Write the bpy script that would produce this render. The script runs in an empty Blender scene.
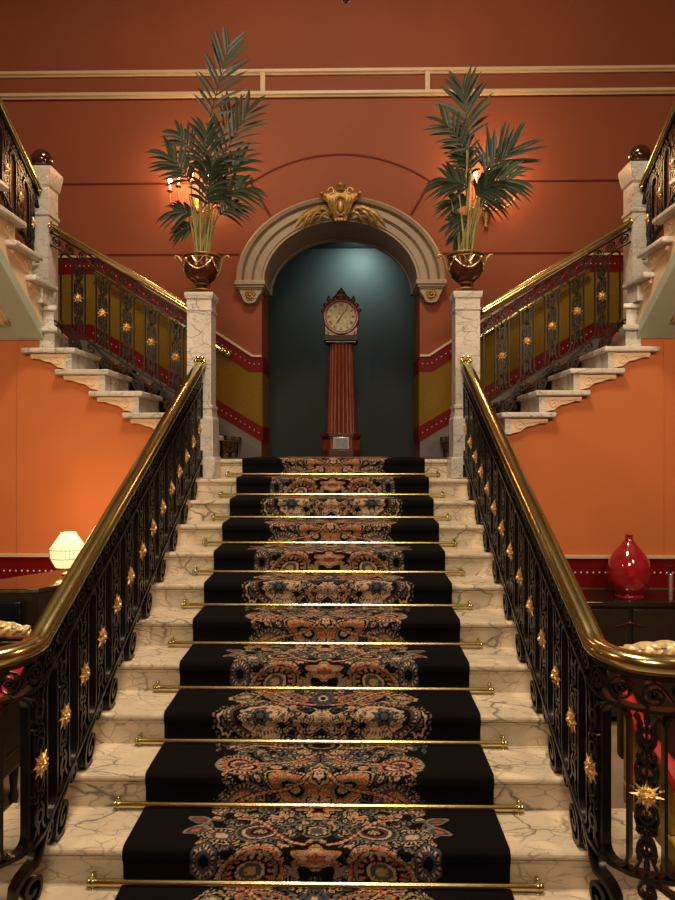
import bpy, bmesh, math, random
import numpy as np
from mathutils import Vector, Matrix, noise
random.seed(7)
PI = math.pi
C = bpy.context.scene.collection
HC = 2.10; CX = 0.136; F = 676.0; YAW = math.radians(0.975)
X0 = 0.045            # centre of arch and side flights
# ------------------------------------------------------------------ materials
def nm(name):
    m = bpy.data.materials.new(name); m.use_nodes = True
    nt = m.node_tree; b = nt.nodes['Principled BSDF']
    return m, nt, b
def lk(nt, a, b): nt.links.new(a, b)
def setspec(b, v):
    if 'Specular IOR Level' in b.inputs: b.inputs['Specular IOR Level'].default_value = v
def mat(name, col, rough=.5, metal=0, var=.12, scale=8, bump=0, spec=.5, emit=None, estr=0, coat=0, bscale=None):
    m, nt, b = nm(name)
    g = nt.nodes.new('ShaderNodeNewGeometry')
    n = nt.nodes.new('ShaderNodeTexNoise'); n.inputs['Scale'].default_value = scale; n.inputs['Detail'].default_value = 5
    lk(nt, g.outputs['Position'], n.inputs['Vector'])
    r = nt.nodes.new('ShaderNodeValToRGB')
    r.color_ramp.elements[0].position = .3; r.color_ramp.elements[1].position = .7
    r.color_ramp.elements[0].color = tuple(c*(1-var) for c in col)+(1,)
    r.color_ramp.elements[1].color = tuple(min(1,c*(1+var)) for c in col)+(1,)
    lk(nt, n.outputs['Fac'], r.inputs['Fac']); lk(nt, r.outputs['Color'], b.inputs['Base Color'])
    b.inputs['Roughness'].default_value = rough; b.inputs['Metallic'].default_value = metal
    setspec(b, spec)
    if coat: b.inputs['Coat Weight'].default_value = coat; b.inputs['Coat Roughness'].default_value = .08
    if bump:
        n2 = nt.nodes.new('ShaderNodeTexNoise'); n2.inputs['Scale'].default_value = bscale or scale*6; n2.inputs['Detail'].default_value = 4
        lk(nt, g.outputs['Position'], n2.inputs['Vector'])
        bp = nt.nodes.new('ShaderNodeBump'); bp.inputs['Strength'].default_value = bump; bp.inputs['Distance'].default_value = .01
        lk(nt, n2.outputs['Fac'], bp.inputs['Height']); lk(nt, bp.outputs['Normal'], b.inputs['Normal'])
    if emit:
        b.inputs['Emission Color'].default_value = emit+(1,); b.inputs['Emission Strength'].default_value = estr
    return m
def marble(name, base, vein, amount=.6, rough=.22, sc=1.0):
    m, nt, b = nm(name)
    g = nt.nodes.new('ShaderNodeNewGeometry')
    mp = nt.nodes.new('ShaderNodeMapping'); mp.inputs['Rotation'].default_value = (.5,.3,.6); mp.inputs['Scale'].default_value = (.75,1.5,1.3)
    lk(nt, g.outputs['Position'], mp.inputs['Vector'])
    n0 = nt.nodes.new('ShaderNodeTexNoise'); n0.inputs['Scale'].default_value = 2.2*sc; n0.inputs['Detail'].default_value = 6
    lk(nt, mp.outputs['Vector'], n0.inputs['Vector'])
    add = nt.nodes.new('ShaderNodeVectorMath'); add.operation = 'MULTIPLY_ADD'
    add.inputs[1].default_value = (.35,.35,.35)
    lk(nt, n0.outputs['Color'], add.inputs[0]); lk(nt, mp.outputs['Vector'], add.inputs[2])
    facs = []
    for scl, w, a in ((4.5*sc,.036,.95),(12*sc,.05,.65),(26*sc,.06,.22)):
        v = nt.nodes.new('ShaderNodeTexVoronoi'); v.feature = 'DISTANCE_TO_EDGE'; v.inputs['Scale'].default_value = scl
        lk(nt, add.outputs[0], v.inputs['Vector'])
        r = nt.nodes.new('ShaderNodeMapRange'); r.inputs['From Min'].default_value = 0; r.inputs['From Max'].default_value = w
        r.inputs['To Min'].default_value = a*amount; r.inputs['To Max'].default_value = 0
        lk(nt, v.outputs['Distance'], r.inputs['Value'])
        n3 = nt.nodes.new('ShaderNodeTexNoise'); n3.inputs['Scale'].default_value = scl*.7
        lk(nt, g.outputs['Position'], n3.inputs['Vector'])
        r3 = nt.nodes.new('ShaderNodeMapRange'); r3.inputs['From Min'].default_value = .40; r3.inputs['From Max'].default_value = .56
        lk(nt, n3.outputs['Fac'], r3.inputs['Value'])
        mu = nt.nodes.new('ShaderNodeMath'); mu.operation = 'MULTIPLY'
        lk(nt, r.outputs['Result'], mu.inputs[0]); lk(nt, r3.outputs['Result'], mu.inputs[1])
        facs.append(mu.outputs[0])
    mx0 = nt.nodes.new('ShaderNodeMath'); mx0.operation = 'MAXIMUM'; lk(nt, facs[0], mx0.inputs[0]); lk(nt, facs[1], mx0.inputs[1])
    mx = nt.nodes.new('ShaderNodeMath'); mx.operation = 'MAXIMUM'; lk(nt, mx0.outputs[0], mx.inputs[0]); lk(nt, facs[2], mx.inputs[1])
    cr = nt.nodes.new('ShaderNodeValToRGB'); cr.color_ramp.elements[0].position = .35; cr.color_ramp.elements[1].position = .7
    cr.color_ramp.elements[0].color = tuple(c*.80 for c in base)+(1,); cr.color_ramp.elements[1].color = tuple(base)+(1,)
    lk(nt, n0.outputs['Fac'], cr.inputs['Fac'])
    mix = nt.nodes.new('ShaderNodeMixRGB'); lk(nt, mx.outputs[0], mix.inputs['Fac']); lk(nt, cr.outputs['Color'], mix.inputs['Color1'])
    mix.inputs['Color2'].default_value = tuple(vein)+(1,)
    lk(nt, mix.outputs['Color'], b.inputs['Base Color']); b.inputs['Roughness'].default_value = rough
    return m
def wood(name, c1, c2, rough=.42, sc=14):
    m, nt, b = nm(name)
    g = nt.nodes.new('ShaderNodeNewGeometry'); mp = nt.nodes.new('ShaderNodeMapping'); mp.inputs['Scale'].default_value = (6,6,.5)
    lk(nt, g.outputs['Position'], mp.inputs['Vector'])
    n = nt.nodes.new('ShaderNodeTexNoise'); n.inputs['Scale'].default_value = sc; n.inputs['Detail'].default_value = 6; n.inputs['Distortion'].default_value = .6
    lk(nt, mp.outputs['Vector'], n.inputs['Vector'])
    r = nt.nodes.new('ShaderNodeValToRGB'); r.color_ramp.elements[0].position = .3; r.color_ramp.elements[1].position = .7
    r.color_ramp.elements[0].color = c1+(1,); r.color_ramp.elements[1].color = c2+(1,)
    lk(nt, n.outputs['Fac'], r.inputs['Fac']); lk(nt, r.outputs['Color'], b.inputs['Base Color'])
    b.inputs['Roughness'].default_value = rough; b.inputs['Coat Weight'].default_value = .12
    return m
M = dict(
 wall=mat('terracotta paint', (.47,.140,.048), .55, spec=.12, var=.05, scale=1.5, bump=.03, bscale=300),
 wall_dim=mat('dimmed terracotta paint', (.215,.062,.031), .55, spec=.12, var=.06, scale=1.2, bump=.03, bscale=300),  # same terracotta, with the dim upper light darkened into its colour
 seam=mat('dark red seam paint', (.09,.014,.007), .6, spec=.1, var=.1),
 mould=mat('cream moulding paint', (.50,.38,.25), .45, var=.05),
 stone=mat('taupe stone paint', (.29,.225,.155), .55, var=.06, bump=.03, bscale=150),
 maroon=mat('maroon paint', (.115,.003,.005), .45, spec=.12, var=.08),
 maroondot=mat('cream stencil dot', (.70,.50,.38), .5),
 olive=mat('olive gold wallcovering', (.155,.088,.007), .6, spec=.12, var=.12, scale=60),
 skirt=mat('grey skirting stone', (.11,.095,.095), .4, var=.15),
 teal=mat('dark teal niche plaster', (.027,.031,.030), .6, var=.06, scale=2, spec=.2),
 black=mat('near black ceiling', (.02,.02,.02), .8),
 ceil=mat('ceiling plaster', (.45,.34,.25), .8),
 mar=marble('warm veined marble', (.70,.59,.44), (.10,.085,.075), .95),
 mar2=marble('white grey veined marble', (.62,.58,.53), (.12,.11,.12), .9, sc=1.4),
 brack=mat('carved pinkish stone', (.70,.50,.33), .5, var=.06, bump=.05),
 soff=mat('grey green plaster', (.36,.42,.34), .6, var=.04, scale=2),
 gold=mat('polished brass', (.68,.56,.24), .2, 1, var=.12, scale=5),
 goldd=mat('aged brass handrail', (.50,.45,.21), .20, 1, var=.2, scale=3, bump=.02, bscale=40),
 gilt=mat('gilded metal', (.82,.60,.30), .33, 1, var=.2, scale=40, bump=.25, bscale=120),
 gilta=mat('antique gilt plaster', (.30,.18,.055), .48, .65, var=.35, scale=30, bump=.2, bscale=80),
 creamg=mat('carved cream gilding', (.75,.60,.34), .3, .3, var=.25, scale=40, bump=.3, bscale=60),
 iron=mat('black painted iron', (.006,.005,.004), .27, 0, var=.3, scale=20, spec=.35, bump=.1, bscale=90),
 irond=mat('bronzed wrought iron', (.010,.007,.006), .36, 0, var=.3, scale=20, spec=.2, bump=.1, bscale=90),
 bronze=mat('brown bronze', (.085,.028,.012), .25, .5, var=.3, scale=15),
 ball=mat('dark polished ball stone', (.035,.012,.008), .1, 0, var=.3, coat=.8),
 leaf=mat('palm green', (.007,.019,.004), .6, 0, var=.45, scale=9),
 leaf2=mat('palm green lighter', (.012,.030,.006), .6, 0, var=.4, scale=9),
 stem=mat('palm stem', (.22,.20,.06), .5, var=.3),
 soil=mat('potting soil', (.03,.018,.01), .9, bump=.5),
 mahog=wood('mahogany', (.13,.020,.007), (.30,.060,.017)),
 mahogd=wood('dark mahogany', (.05,.012,.006), (.12,.03,.012)),
 slate=mat('grey slate slab', (.03,.018,.014), .6),
 dial=mat('aged clock dial', (.66,.55,.33), .5, var=.08),
 inkm=mat('clock black', (.015,.012,.01), .4),
 panel=mat('pale blue glass panel', (.28,.32,.38), .2, var=.3, scale=10),
 lacq=mat('black lacquer', (.012,.009,.008), .07, 0, var=.2, coat=.6),
 lacqd=mat('dark furniture front', (.016,.011,.008), .3, 0, var=.2),
 screen=mat('dark navy panel', (.006,.008,.014), .12),
 silver=mat('silver metal', (.7,.66,.62), .25, .9),
 redv=mat('crimson glaze', (.24,.007,.014), .09, 0, var=.25, scale=12, coat=.8),
 redl=mat('red leather', (.42,.012,.014), .42, 0, var=.15, scale=20, bump=.05),
 oliv2=mat('gold olive upholstery', (.34,.22,.03), .6, var=.2, scale=40),
 floorm=mat('hall floor stone', (.30,.22,.15), .3, var=.15, scale=3),
 shade=mat('glowing pleated shade', (.8,.7,.45), .6, emit=(1,.76,.36), estr=1.05),
 shader=mat('lamp shade wire', (.45,.33,.14), .6),
 bulb=mat('lit bulb', (.9,.9,.85), .4, emit=(1,.88,.62), estr=30),
 candle=mat('cream candle tube', (.75,.62,.35), .5, emit=(1,.6,.2), estr=.6),
 flo=mat('niche floor', (.05,.04,.035), .5),
)
# carpet material from colour attribute
def carpet_mat():
    m, nt, b = nm('woven carpet')
    a = nt.nodes.new('ShaderNodeVertexColor'); a.layer_name = 'weave'
    g = nt.nodes.new('ShaderNodeNewGeometry')
    n = nt.nodes.new('ShaderNodeTexNoise'); n.inputs['Scale'].default_value = 260; lk(nt, g.outputs['Position'], n.inputs['Vector'])
    r = nt.nodes.new('ShaderNodeMapRange'); r.inputs['To Min'].default_value = .75; r.inputs['To Max'].default_value = 1.25
    lk(nt, n.outputs['Fac'], r.inputs['Value'])
    mu = nt.nodes.new('ShaderNodeVectorMath'); mu.operation = 'SCALE'
    lk(nt, a.outputs['Color'], mu.inputs[0]); lk(nt, r.outputs['Result'], mu.inputs['Scale'])
    lk(nt, mu.outputs[0], b.inputs['Base Color']); b.inputs['Roughness'].default_value = .95; setspec(b, .1)
    bp = nt.nodes.new('ShaderNodeBump'); bp.inputs['Strength'].default_value = .2; bp.inputs['Distance'].default_value = .003
    lk(nt, n.outputs['Fac'], bp.inputs['Height']); lk(nt, bp.outputs['Normal'], b.inputs['Normal'])
    return m
M['carpet'] = carpet_mat()
# ------------------------------------------------------------------ mesh builder
class MB:
    def __init__(s): s.v = []; s.f = []; s.mi = []; s.cur = 0
    def add(s, vs, fs):
        o = len(s.v); s.v += [tuple(v) for v in vs]
        for f in fs: s.f.append(tuple(i+o for i in f)); s.mi.append(s.cur)
        return s
    def box(s, x0, x1, y0, y1, z0, z1):
        vs = [(x,y,z) for z in (z0,z1) for y in (y0,y1) for x in (x0,x1)]
        return s.add(vs, [(0,2,3,1),(4,5,7,6),(0,1,5,4),(2,6,7,3),(0,4,6,2),(1,3,7,5)])
    def prism(s, poly, fn0, fn1):
        """poly of 2D points mapped through fn0 / fn1 to two end faces"""
        n = len(poly); a = [fn0(*p) for p in poly]; b = [fn1(*p) for p in poly]
        fs = [tuple(range(n)), tuple(range(2*n-1, n-1, -1))]
        fs += [(i, (i+1)%n, (i+1)%n+n, i+n) for i in range(n)]
        return s.add(a+b, fs)
    def prismz(s, poly, z0, z1): return s.prism(poly, lambda x,y:(x,y,z0), lambda x,y:(x,y,z1))
    def prismy(s, poly, y0, y1): return s.prism(poly, lambda x,z:(x,y0,z), lambda x,z:(x,y1,z))
    def prismx(s, poly, x0, x1): return s.prism(poly, lambda y,z:(x0,y,z), lambda y,z:(x1,y,z))
    def loft(s, rings, closed=True, caps=True):
        n = len(rings[0]); vs = [p for r in rings for p in r]; fs = []
        for k in range(len(rings)-1):
            for i in range(n if closed else n-1):
                j = (i+1)%n; fs.append((k*n+i, k*n+j, (k+1)*n+j, (k+1)*n+i))
        if caps and closed:
            fs.append(tuple(range(n-1,-1,-1))); fs.append(tuple((len(rings)-1)*n+i for i in range(n)))
        return s.add(vs, fs)
    def lathe(s, prof, cx, cy, cz, n=24, sx=1, sy=1, rot=0):
        rings = [[(cx+sx*r*math.cos(2*PI*i/n+rot), cy+sy*r*math.sin(2*PI*i/n+rot), cz+z) for i in range(n)] for r, z in prof]
        return s.loft(rings)
    def ell(s, c, r, n=10, m=7, R=None):
        rings = []
        for j in range(m+1):
            th = PI*j/m; th = min(max(th,.02),PI-.02)
            ring = []
            for i in range(n):
                p = Vector((r[0]*math.sin(th)*math.cos(2*PI*i/n), r[1]*math.sin(th)*math.sin(2*PI*i/n), r[2]*math.cos(th)))
                if R: p = R @ p
                ring.append(tuple(p+Vector(c)))
            rings.append(ring)
        return s.loft(rings)
    def tube(s, pts, r, n=8, up=(0,0,1), sy=1.0):
        pts = [Vector(p) for p in pts]; rings = []
        rs = r if isinstance(r, (list,tuple)) else [r]*len(pts)
        up = Vector(up)
        for i, p in enumerate(pts):
            t = (pts[min(i+1,len(pts)-1)]-pts[max(i-1,0)]).normalized()
            a = t.cross(up)
            if a.length < 1e-3: a = t.cross(Vector((1,0,0)))
            a.normalize(); b = a.cross(t).normalized()
            rings.append([tuple(p+a*(rs[i]*math.cos(2*PI*k/n))+b*(rs[i]*sy*math.sin(2*PI*k/n))) for k in range(n)])
        return s.loft(rings)
    def build(s, name, m, parent=None, smooth=True, bevel=0, angle=35):
        off = Vector(parent.matrix_world.translation) if parent else Vector((0,0,0))
        if parent: off = PLOC.get(parent.name, Vector((0,0,0)))
        me = bpy.data.meshes.new(name)
        me.from_pydata([(v[0]-off.x, v[1]-off.y, v[2]-off.z) for v in s.v], [], s.f)
        ms = m if isinstance(m, list) else [m]
        for x in ms: me.materials.append(x)
        if len(ms) > 1: me.polygons.foreach_set('material_index', s.mi)
        bm = bmesh.new(); bm.from_mesh(me); bmesh.ops.recalc_face_normals(bm, faces=bm.faces); bm.to_mesh(me); bm.free()
        if smooth:
            me.polygons.foreach_set('use_smooth', [True]*len(me.polygons)); me.set_sharp_from_angle(angle=math.radians(angle))
        o = bpy.data.objects.new(name, me); C.objects.link(o)
        if parent: o.parent = parent
        PLOC[o.name] = off
        if bevel:
            bv = o.modifiers.new('bevel','BEVEL'); bv.width = bevel; bv.segments = 3; bv.limit_method = 'ANGLE'
        return o
PLOC = {}
def thing(name, label, cat, loc, group=None):
    o = bpy.data.objects.new(name, None); C.objects.link(o); o.location = loc; o.empty_display_size = .1
    PLOC[o.name] = Vector(loc); tag(o, label, cat, group); return o
def tag(o, label, cat, group=None, kind=None):
    if label: o['label'] = label
    if cat: o['category'] = cat
    if group: o['group'] = group
    if kind: o['kind'] = kind
    return o
def struct(o, label, cat): o['kind'] = 'structure'; o['label'] = label; o['category'] = cat; return o
def P(px, py, Y):
    u = (px-337.5)/F; v = (450-py)/F
    dx = u*math.cos(YAW)-math.sin(YAW); dy = u*math.sin(YAW)+math.cos(YAW)
    k = Y/dy
    return Vector((CX+dx*k, Y, HC+v*k))
# ------------------------------------------------------------------ carpet tile
PALW = dict(k=(.004,.0035,.0035), c=(.43,.295,.20), r=(.27,.036,.020), s=(.050,.054,.070), o=(.15,.135,.09), p=(.060,.030,.048), b=(.20,.155,.12), g=(.34,.23,.10))
TP = 1.39; TR = .004
def make_tile():
    nx = int(.60/TR); ny = int(TP/TR)
    x = (np.arange(nx)+.5)*TR; v = (np.arange(ny)+.5)*TR
    X, V = np.meshgrid(x, v)
    img = np.zeros(X.shape+(3,)); img[:] = PALW['k']
    rs = np.random.RandomState(5)
    edge = .475+.03*np.sin(2*PI*V/TP*2+.6)+.018*np.sin(2*PI*V/TP*7)+.012*np.sin(2*PI*V/TP*17+1)
    inside = X < edge
    def dv(vc): return (V-vc+TP/2)%TP-TP/2
    # busy small paisleys as the ground
    n = 560; px = rs.rand(n)*.58; pv = rs.rand(n)*TP
    best = np.full(X.shape, 9.); idx = np.zeros(X.shape, int); ang = np.zeros(X.shape)
    for i in range(n):
        dx = X-px[i]; d_ = dv(pv[i]); a = i*2.4
        q = dx*math.cos(a)+d_*math.sin(a); w = -dx*math.sin(a)+d_*math.cos(a)
        d = np.sqrt(q*q*.55+w*w*1.5)
        m = d < best; best[m] = d[m]; idx[m] = i; ang[m] = np.arctan2(w, q)[m]
    schemes = [['c','k','s','c'],['o','k','c','r'],['b','s','k','c'],['k','c','r','g'],['s','k','c','p'],['k','o','s','k']]
    sel = rs.randint(0, len(schemes), n)
    lev = np.minimum((best/.0068).astype(int), 3)
    for si, sc in enumerate(schemes):
        for L in range(4):
            m = inside & (sel[idx] == si) & (lev == L); img[m] = PALW[sc[3-L]]
    m = inside & (best > .026); img[m] = PALW['k']
    def motif(cx, cv, rx, rv, rot, bands, tear=0, petals=0, pa=0.0):
        dx = X-cx; d_ = dv(cv); c, s_ = math.cos(rot), math.sin(rot)
        q = (dx*c+d_*s_)/rx; w = (-dx*s_+d_*c)/rv
        w2 = w/np.clip(1-tear*q, .25, 3)
        d = np.sqrt(q*q+w2*w2); th = np.arctan2(w2, q)
        if petals: d = d*(1+pa*np.cos(petals*th))
        for k, (lim, col) in enumerate(bands):
            mm = d < lim
            if len(col) == 1: img[mm] = PALW[col]
            else:                       # alternating beads
                cnt = int(col[2:]) if len(col) > 2 else 24
                al = np.cos(cnt*th) > 0
                img[mm & al] = PALW[col[0]]; img[mm & ~al] = PALW[col[1]]
    # lacy edge
    motif(.475,.22,.075,.13,0,[(1,'k'),(.95,'ok22'),(.8,'k'),(.62,'c'),(.5,'k'),(.35,'o')],0,9,.1)
    # big cream flower with purple crescent
    motif(.33,.25,.165,.135,.25,[(1.05,'k'),(1,'o'),(.93,'k'),(.9,'ck34'),(.82,'p'),(.70,'k')],.15)
    motif(.29,.24,.125,.11,.2,[(1,'c'),(.90,'c'),(.80,'cs30'),(.62,'c')],.2,12,.06)
    motif(.31,.25,.050,.046,0,[(1.1,'k'),(1,'s'),(.6,'k'),(.35,'s')],0,8,.22)
    motif(.20,.20,.05,.035,.6,[(1,'kc14'),(.5,'k')],.4)
    # red paisley
    motif(.27,.62,.155,.105,-.35,[(1.06,'k'),(1,'cb30'),(.9,'r'),(.80,'k'),(.76,'o'),(.66,'rk16'),(.5,'k'),(.42,'c'),(.32,'s'),(.18,'g')],.35)
    motif(.20,.455,.13,.065,.35,[(1.05,'k'),(1,'r'),(.86,'o'),(.7,'rk14'),(.5,'b'),(.35,'k'),(.22,'c')],.4)
    motif(.42,.46,.085,.05,-.3,[(1,'k'),(.95,'g'),(.75,'k'),(.6,'o'),(.4,'c')],.3,7,.08)
    motif(.46,.66,.06,.10,.1,[(1,'k'),(.92,'s'),(.75,'ck18'),(.55,'s'),(.35,'k')],0,6,.08)
    motif(.40,.80,.10,.06,.3,[(1,'k'),(.93,'c'),(.82,'k'),(.74,'ck20'),(.5,'s'),(.3,'c')],.2)
    motif(.24,.83,.11,.065,-.1,[(1.05,'k'),(1,'o'),(.9,'ks26'),(.7,'c'),(.6,'p'),(.4,'k'),(.25,'g')],-.2)
    motif(.52,.84,.055,.03,-.4,[(1,'b'),(.75,'s'),(.4,'r')],.4)
    motif(.52,.92,.055,.026,.3,[(1,'b'),(.75,'s'),(.4,'r')],.4)
    # third step of the repeat
    motif(.12,1.12,.15,.085,.55,[(1.06,'k'),(1,'c'),(.92,'k'),(.84,'rg14'),(.66,'r'),(.5,'o'),(.38,'k'),(.25,'c')],.45)
    motif(.36,1.05,.12,.075,-.5,[(1.05,'k'),(1,'o'),(.9,'ck26'),(.74,'s'),(.55,'r'),(.4,'g'),(.25,'k')],.4)
    motif(.36,1.26,.13,.080,.4,[(1.05,'k'),(1,'b'),(.9,'kc30'),(.74,'r'),(.58,'k'),(.46,'c'),(.3,'p')],-.4)
    motif(.10,1.30,.10,.055,-.3,[(1.05,'k'),(1,'s'),(.85,'ck20'),(.6,'o'),(.4,'r')],.3)
    motif(0,1.01,.05,.06,0,[(1.1,'k'),(1,'c'),(.75,'r'),(.5,'k')],0,4,.3)
    motif(0,1.20,.045,.075,0,[(1.1,'k'),(1,'g'),(.75,'k'),(.55,'c')],0,6,.15)
    # beaded diagonal bands
    for (a0,v0,a1,v1) in ((.0,.36,.42,.56),(.0,.74,.36,.93),(.03,.10,.42,.02),(.44,.97,.02,1.22),(.02,1.38,.44,1.18)):
        L = math.hypot(a1-a0, v1-v0); ux, uv = (a1-a0)/L, (v1-v0)/L
        dx = X-a0; d_ = dv(v0); t = dx*ux+d_*uv; w = -dx*uv+d_*ux+.03*np.sin(t/L*PI*2)
        mm = (t > 0) & (t < L)
        img[mm & (abs(w) < .013)] = PALW['k']; al = np.sin(t*260) > 0
        img[mm & (abs(w) < .008) & al] = PALW['c']; img[mm & (abs(w) < .008) & ~al] = PALW['r']
    # centre line motifs
    motif(0,.08,.11,.07,0,[(1,'k'),(.94,'ck30'),(.82,'k'),(.6,'o'),(.45,'k')],0)
    motif(0,.24,.075,.085,0,[(1,'k'),(.9,'c'),(.8,'k'),(.7,'c')],0,4,.35)
    motif(.085,.30,.055,.032,.5,[(1.1,'c'),(1,'k'),(.7,'sk12'),(.4,'k')],.3)
    motif(0,.45,.06,.10,0,[(1,'s'),(.8,'ks20'),(.6,'s'),(.4,'c'),(.25,'k')],0,8,.08)
    motif(0,.68,.115,.060,0,[(1.15,'k'),(.85,'rg10'),(.6,'c'),(.35,'r')],0,6,.18)
    motif(.10,.62,.025,.025,0,[(1,'b')],0,4,.4)
    motif(0,.84,.07,.06,0,[(1,'k'),(.9,'o'),(.75,'k'),(.6,'c'),(.4,'s')],0,5,.12)
    ring = (best % .011) < .0035
    rnd = rs.rand(*X.shape)
    lit = img.sum(2) > .35
    m = inside & ring & lit & (sel[idx] % 2 == 0); img[m] = PALW['k']
    m = inside & (img[...,0] > .15) & (img[...,1] < .06) & (np.sin(ang*7+best*600) > .45); img[m] = PALW['g']
    m = inside & (np.sin(X*420+np.sin(V*90)*2)*np.sin(V*400+np.sin(X*80)*2) > .62) & lit; img[m] = img[m]*.35
    return img
TILE = make_tile()
def carpet_mesh(name, prof, xs, mapf, parent=None, v0=0):
    """prof: list of (p,q) profile points; xs: across coordinates; mapf(x,p,q)->xyz; colour from TILE"""
    prof = np.array(prof); seg = np.hypot(*np.diff(prof, axis=0).T); s = np.concatenate([[0], np.cumsum(seg)])
    n = int(s[-1]/.0045)+1 if xs is XF else int(s[-1]/.008)+1
    ss = np.union1d(np.linspace(0, s[-1], n), s)
    pp = np.interp(ss, s, prof[:,0]); qq = np.interp(ss, s, prof[:,1])
    nx, ns = len(xs), len(ss)
    Xg = np.tile(xs, ns); Pg = np.repeat(pp, nx); Qg = np.repeat(qq, nx)
    co = np.stack(mapf(Xg, Pg, Qg), 1)
    a = (np.arange(ns-1)[:,None]*nx+np.arange(nx-1)[None,:]).ravel()
    quads = np.stack([a, a+1, a+nx+1, a+nx], 1)
    me = bpy.data.meshes.new(name); me.vertices.add(len(co)); me.vertices.foreach_set('co', co.astype(np.float32).ravel())
    me.loops.add(quads.size); me.polygons.add(len(quads))
    me.loops.foreach_set('vertex_index', quads.ravel().astype(np.int32))
    me.polygons.foreach_set('loop_start', (np.arange(len(quads))*4).astype(np.int32))
    me.update(calc_edges=True)
    me.polygons.foreach_set('use_smooth', [True]*len(quads))
    ca = me.color_attributes.new('weave', 'FLOAT_COLOR', 'POINT')
    S = np.repeat(ss, nx)+v0
    ax = np.abs(Xg); ix = np.clip((ax/TR).astype(int), 0, TILE.shape[1]-1); iv = ((S%TP)/TR).astype(int)%TILE.shape[0]
    col = TILE[iv, ix].copy(); col[ax > .585] = PALW['k']
    ca.data.foreach_set('color', np.concatenate([col, np.ones((len(col),1))], 1).astype(np.float32).ravel())
    me.materials.append(M['carpet'])
    o = bpy.data.objects.new(name, me); C.objects.link(o)
    if parent: o.parent = parent
    return o
XF = np.concatenate([[-.79,-.785,-.7], np.arange(-.59,.591,.0045), [.7,.785,.79]])
XC = np.concatenate([[-.6], np.arange(-.56,.561,.009), [.6]])
# ------------------------------------------------------------------ room shell
WX = 4.15; YW = 5.62; YB = 7.30; YBB = 7.90; YN = 8.95; TOPZ = HC+6.2
R = .1553; D = .31
def yr(j): return 2.153+D*(j-1)
LZ = 13*R
struct(MB().box(-WX-.2, WX+.2, -3.2, 9.2, -.12, 0).build('floor', M['floorm']), 'beige stone floor of the lower hall', 'floor')
struct(MB().box(-WX-.2, WX+.2, -3.2, 9.2, TOPZ, TOPZ+.15).build('ceiling', M['ceil']), 'high plaster ceiling over the stair hall', 'ceiling')
for s, nme in ((-1,'left'),(1,'right')):
    struct(MB().box(*sorted((s*WX, s*(WX+.2))), -3.2, YB, 0, TOPZ).build('wall_'+nme, M['wall_dim']), 'terracotta side wall, darkened in colour for dim light, on the %s of the stair hall'%nme, 'wall')
struct(MB().box(-WX, WX, -3.2, -3.0, 0, TOPZ).build('wall_front', M['wall_dim']), 'terracotta wall, darkened in colour for dim light, behind the viewer', 'wall')
# back wall with arch
AW, AR, SP = .853, .684, HC+1.80
bw = MB()
NA = 40
def ell_pt(a, b, t): return (X0+a*math.cos(t), SP+b*math.sin(t))
pts = [ell_pt(AW, AR, PI*i/NA) for i in range(NA+1)]
bw.box(-WX, X0-AW, YB, YBB, 0, TOPZ); bw.box(X0+AW, WX, YB, YBB, 0, TOPZ)
for i in range(NA):
    (xa,za),(xb,zb) = pts[i], pts[i+1]
    bw.prismy([(xa,za),(xa,TOPZ),(xb,TOPZ),(xb,zb)], YB, YBB)
struct(bw.build('wall_back', M['wall_dim'], smooth=False), 'terracotta back wall, darkened in colour for dim light, pierced by the arched clock niche', 'wall')
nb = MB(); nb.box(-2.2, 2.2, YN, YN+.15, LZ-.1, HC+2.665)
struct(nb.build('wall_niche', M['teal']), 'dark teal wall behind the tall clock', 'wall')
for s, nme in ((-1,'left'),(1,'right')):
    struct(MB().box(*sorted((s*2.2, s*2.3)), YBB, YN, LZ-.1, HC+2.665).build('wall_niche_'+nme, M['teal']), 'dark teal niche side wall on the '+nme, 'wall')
struct(MB().box(-2.3, 2.3, YBB, YN+.15, HC+2.665, HC+2.76).build('ceiling_niche', M['black']), 'black ceiling of the clock niche', 'ceiling')
# landing
struct(MB().box(-2.3, 2.3, yr(13)+.32, YN, LZ-.3, LZ).build('floor_landing', M['flo']), 'dark stair landing floor running into the niche', 'floor')
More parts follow.
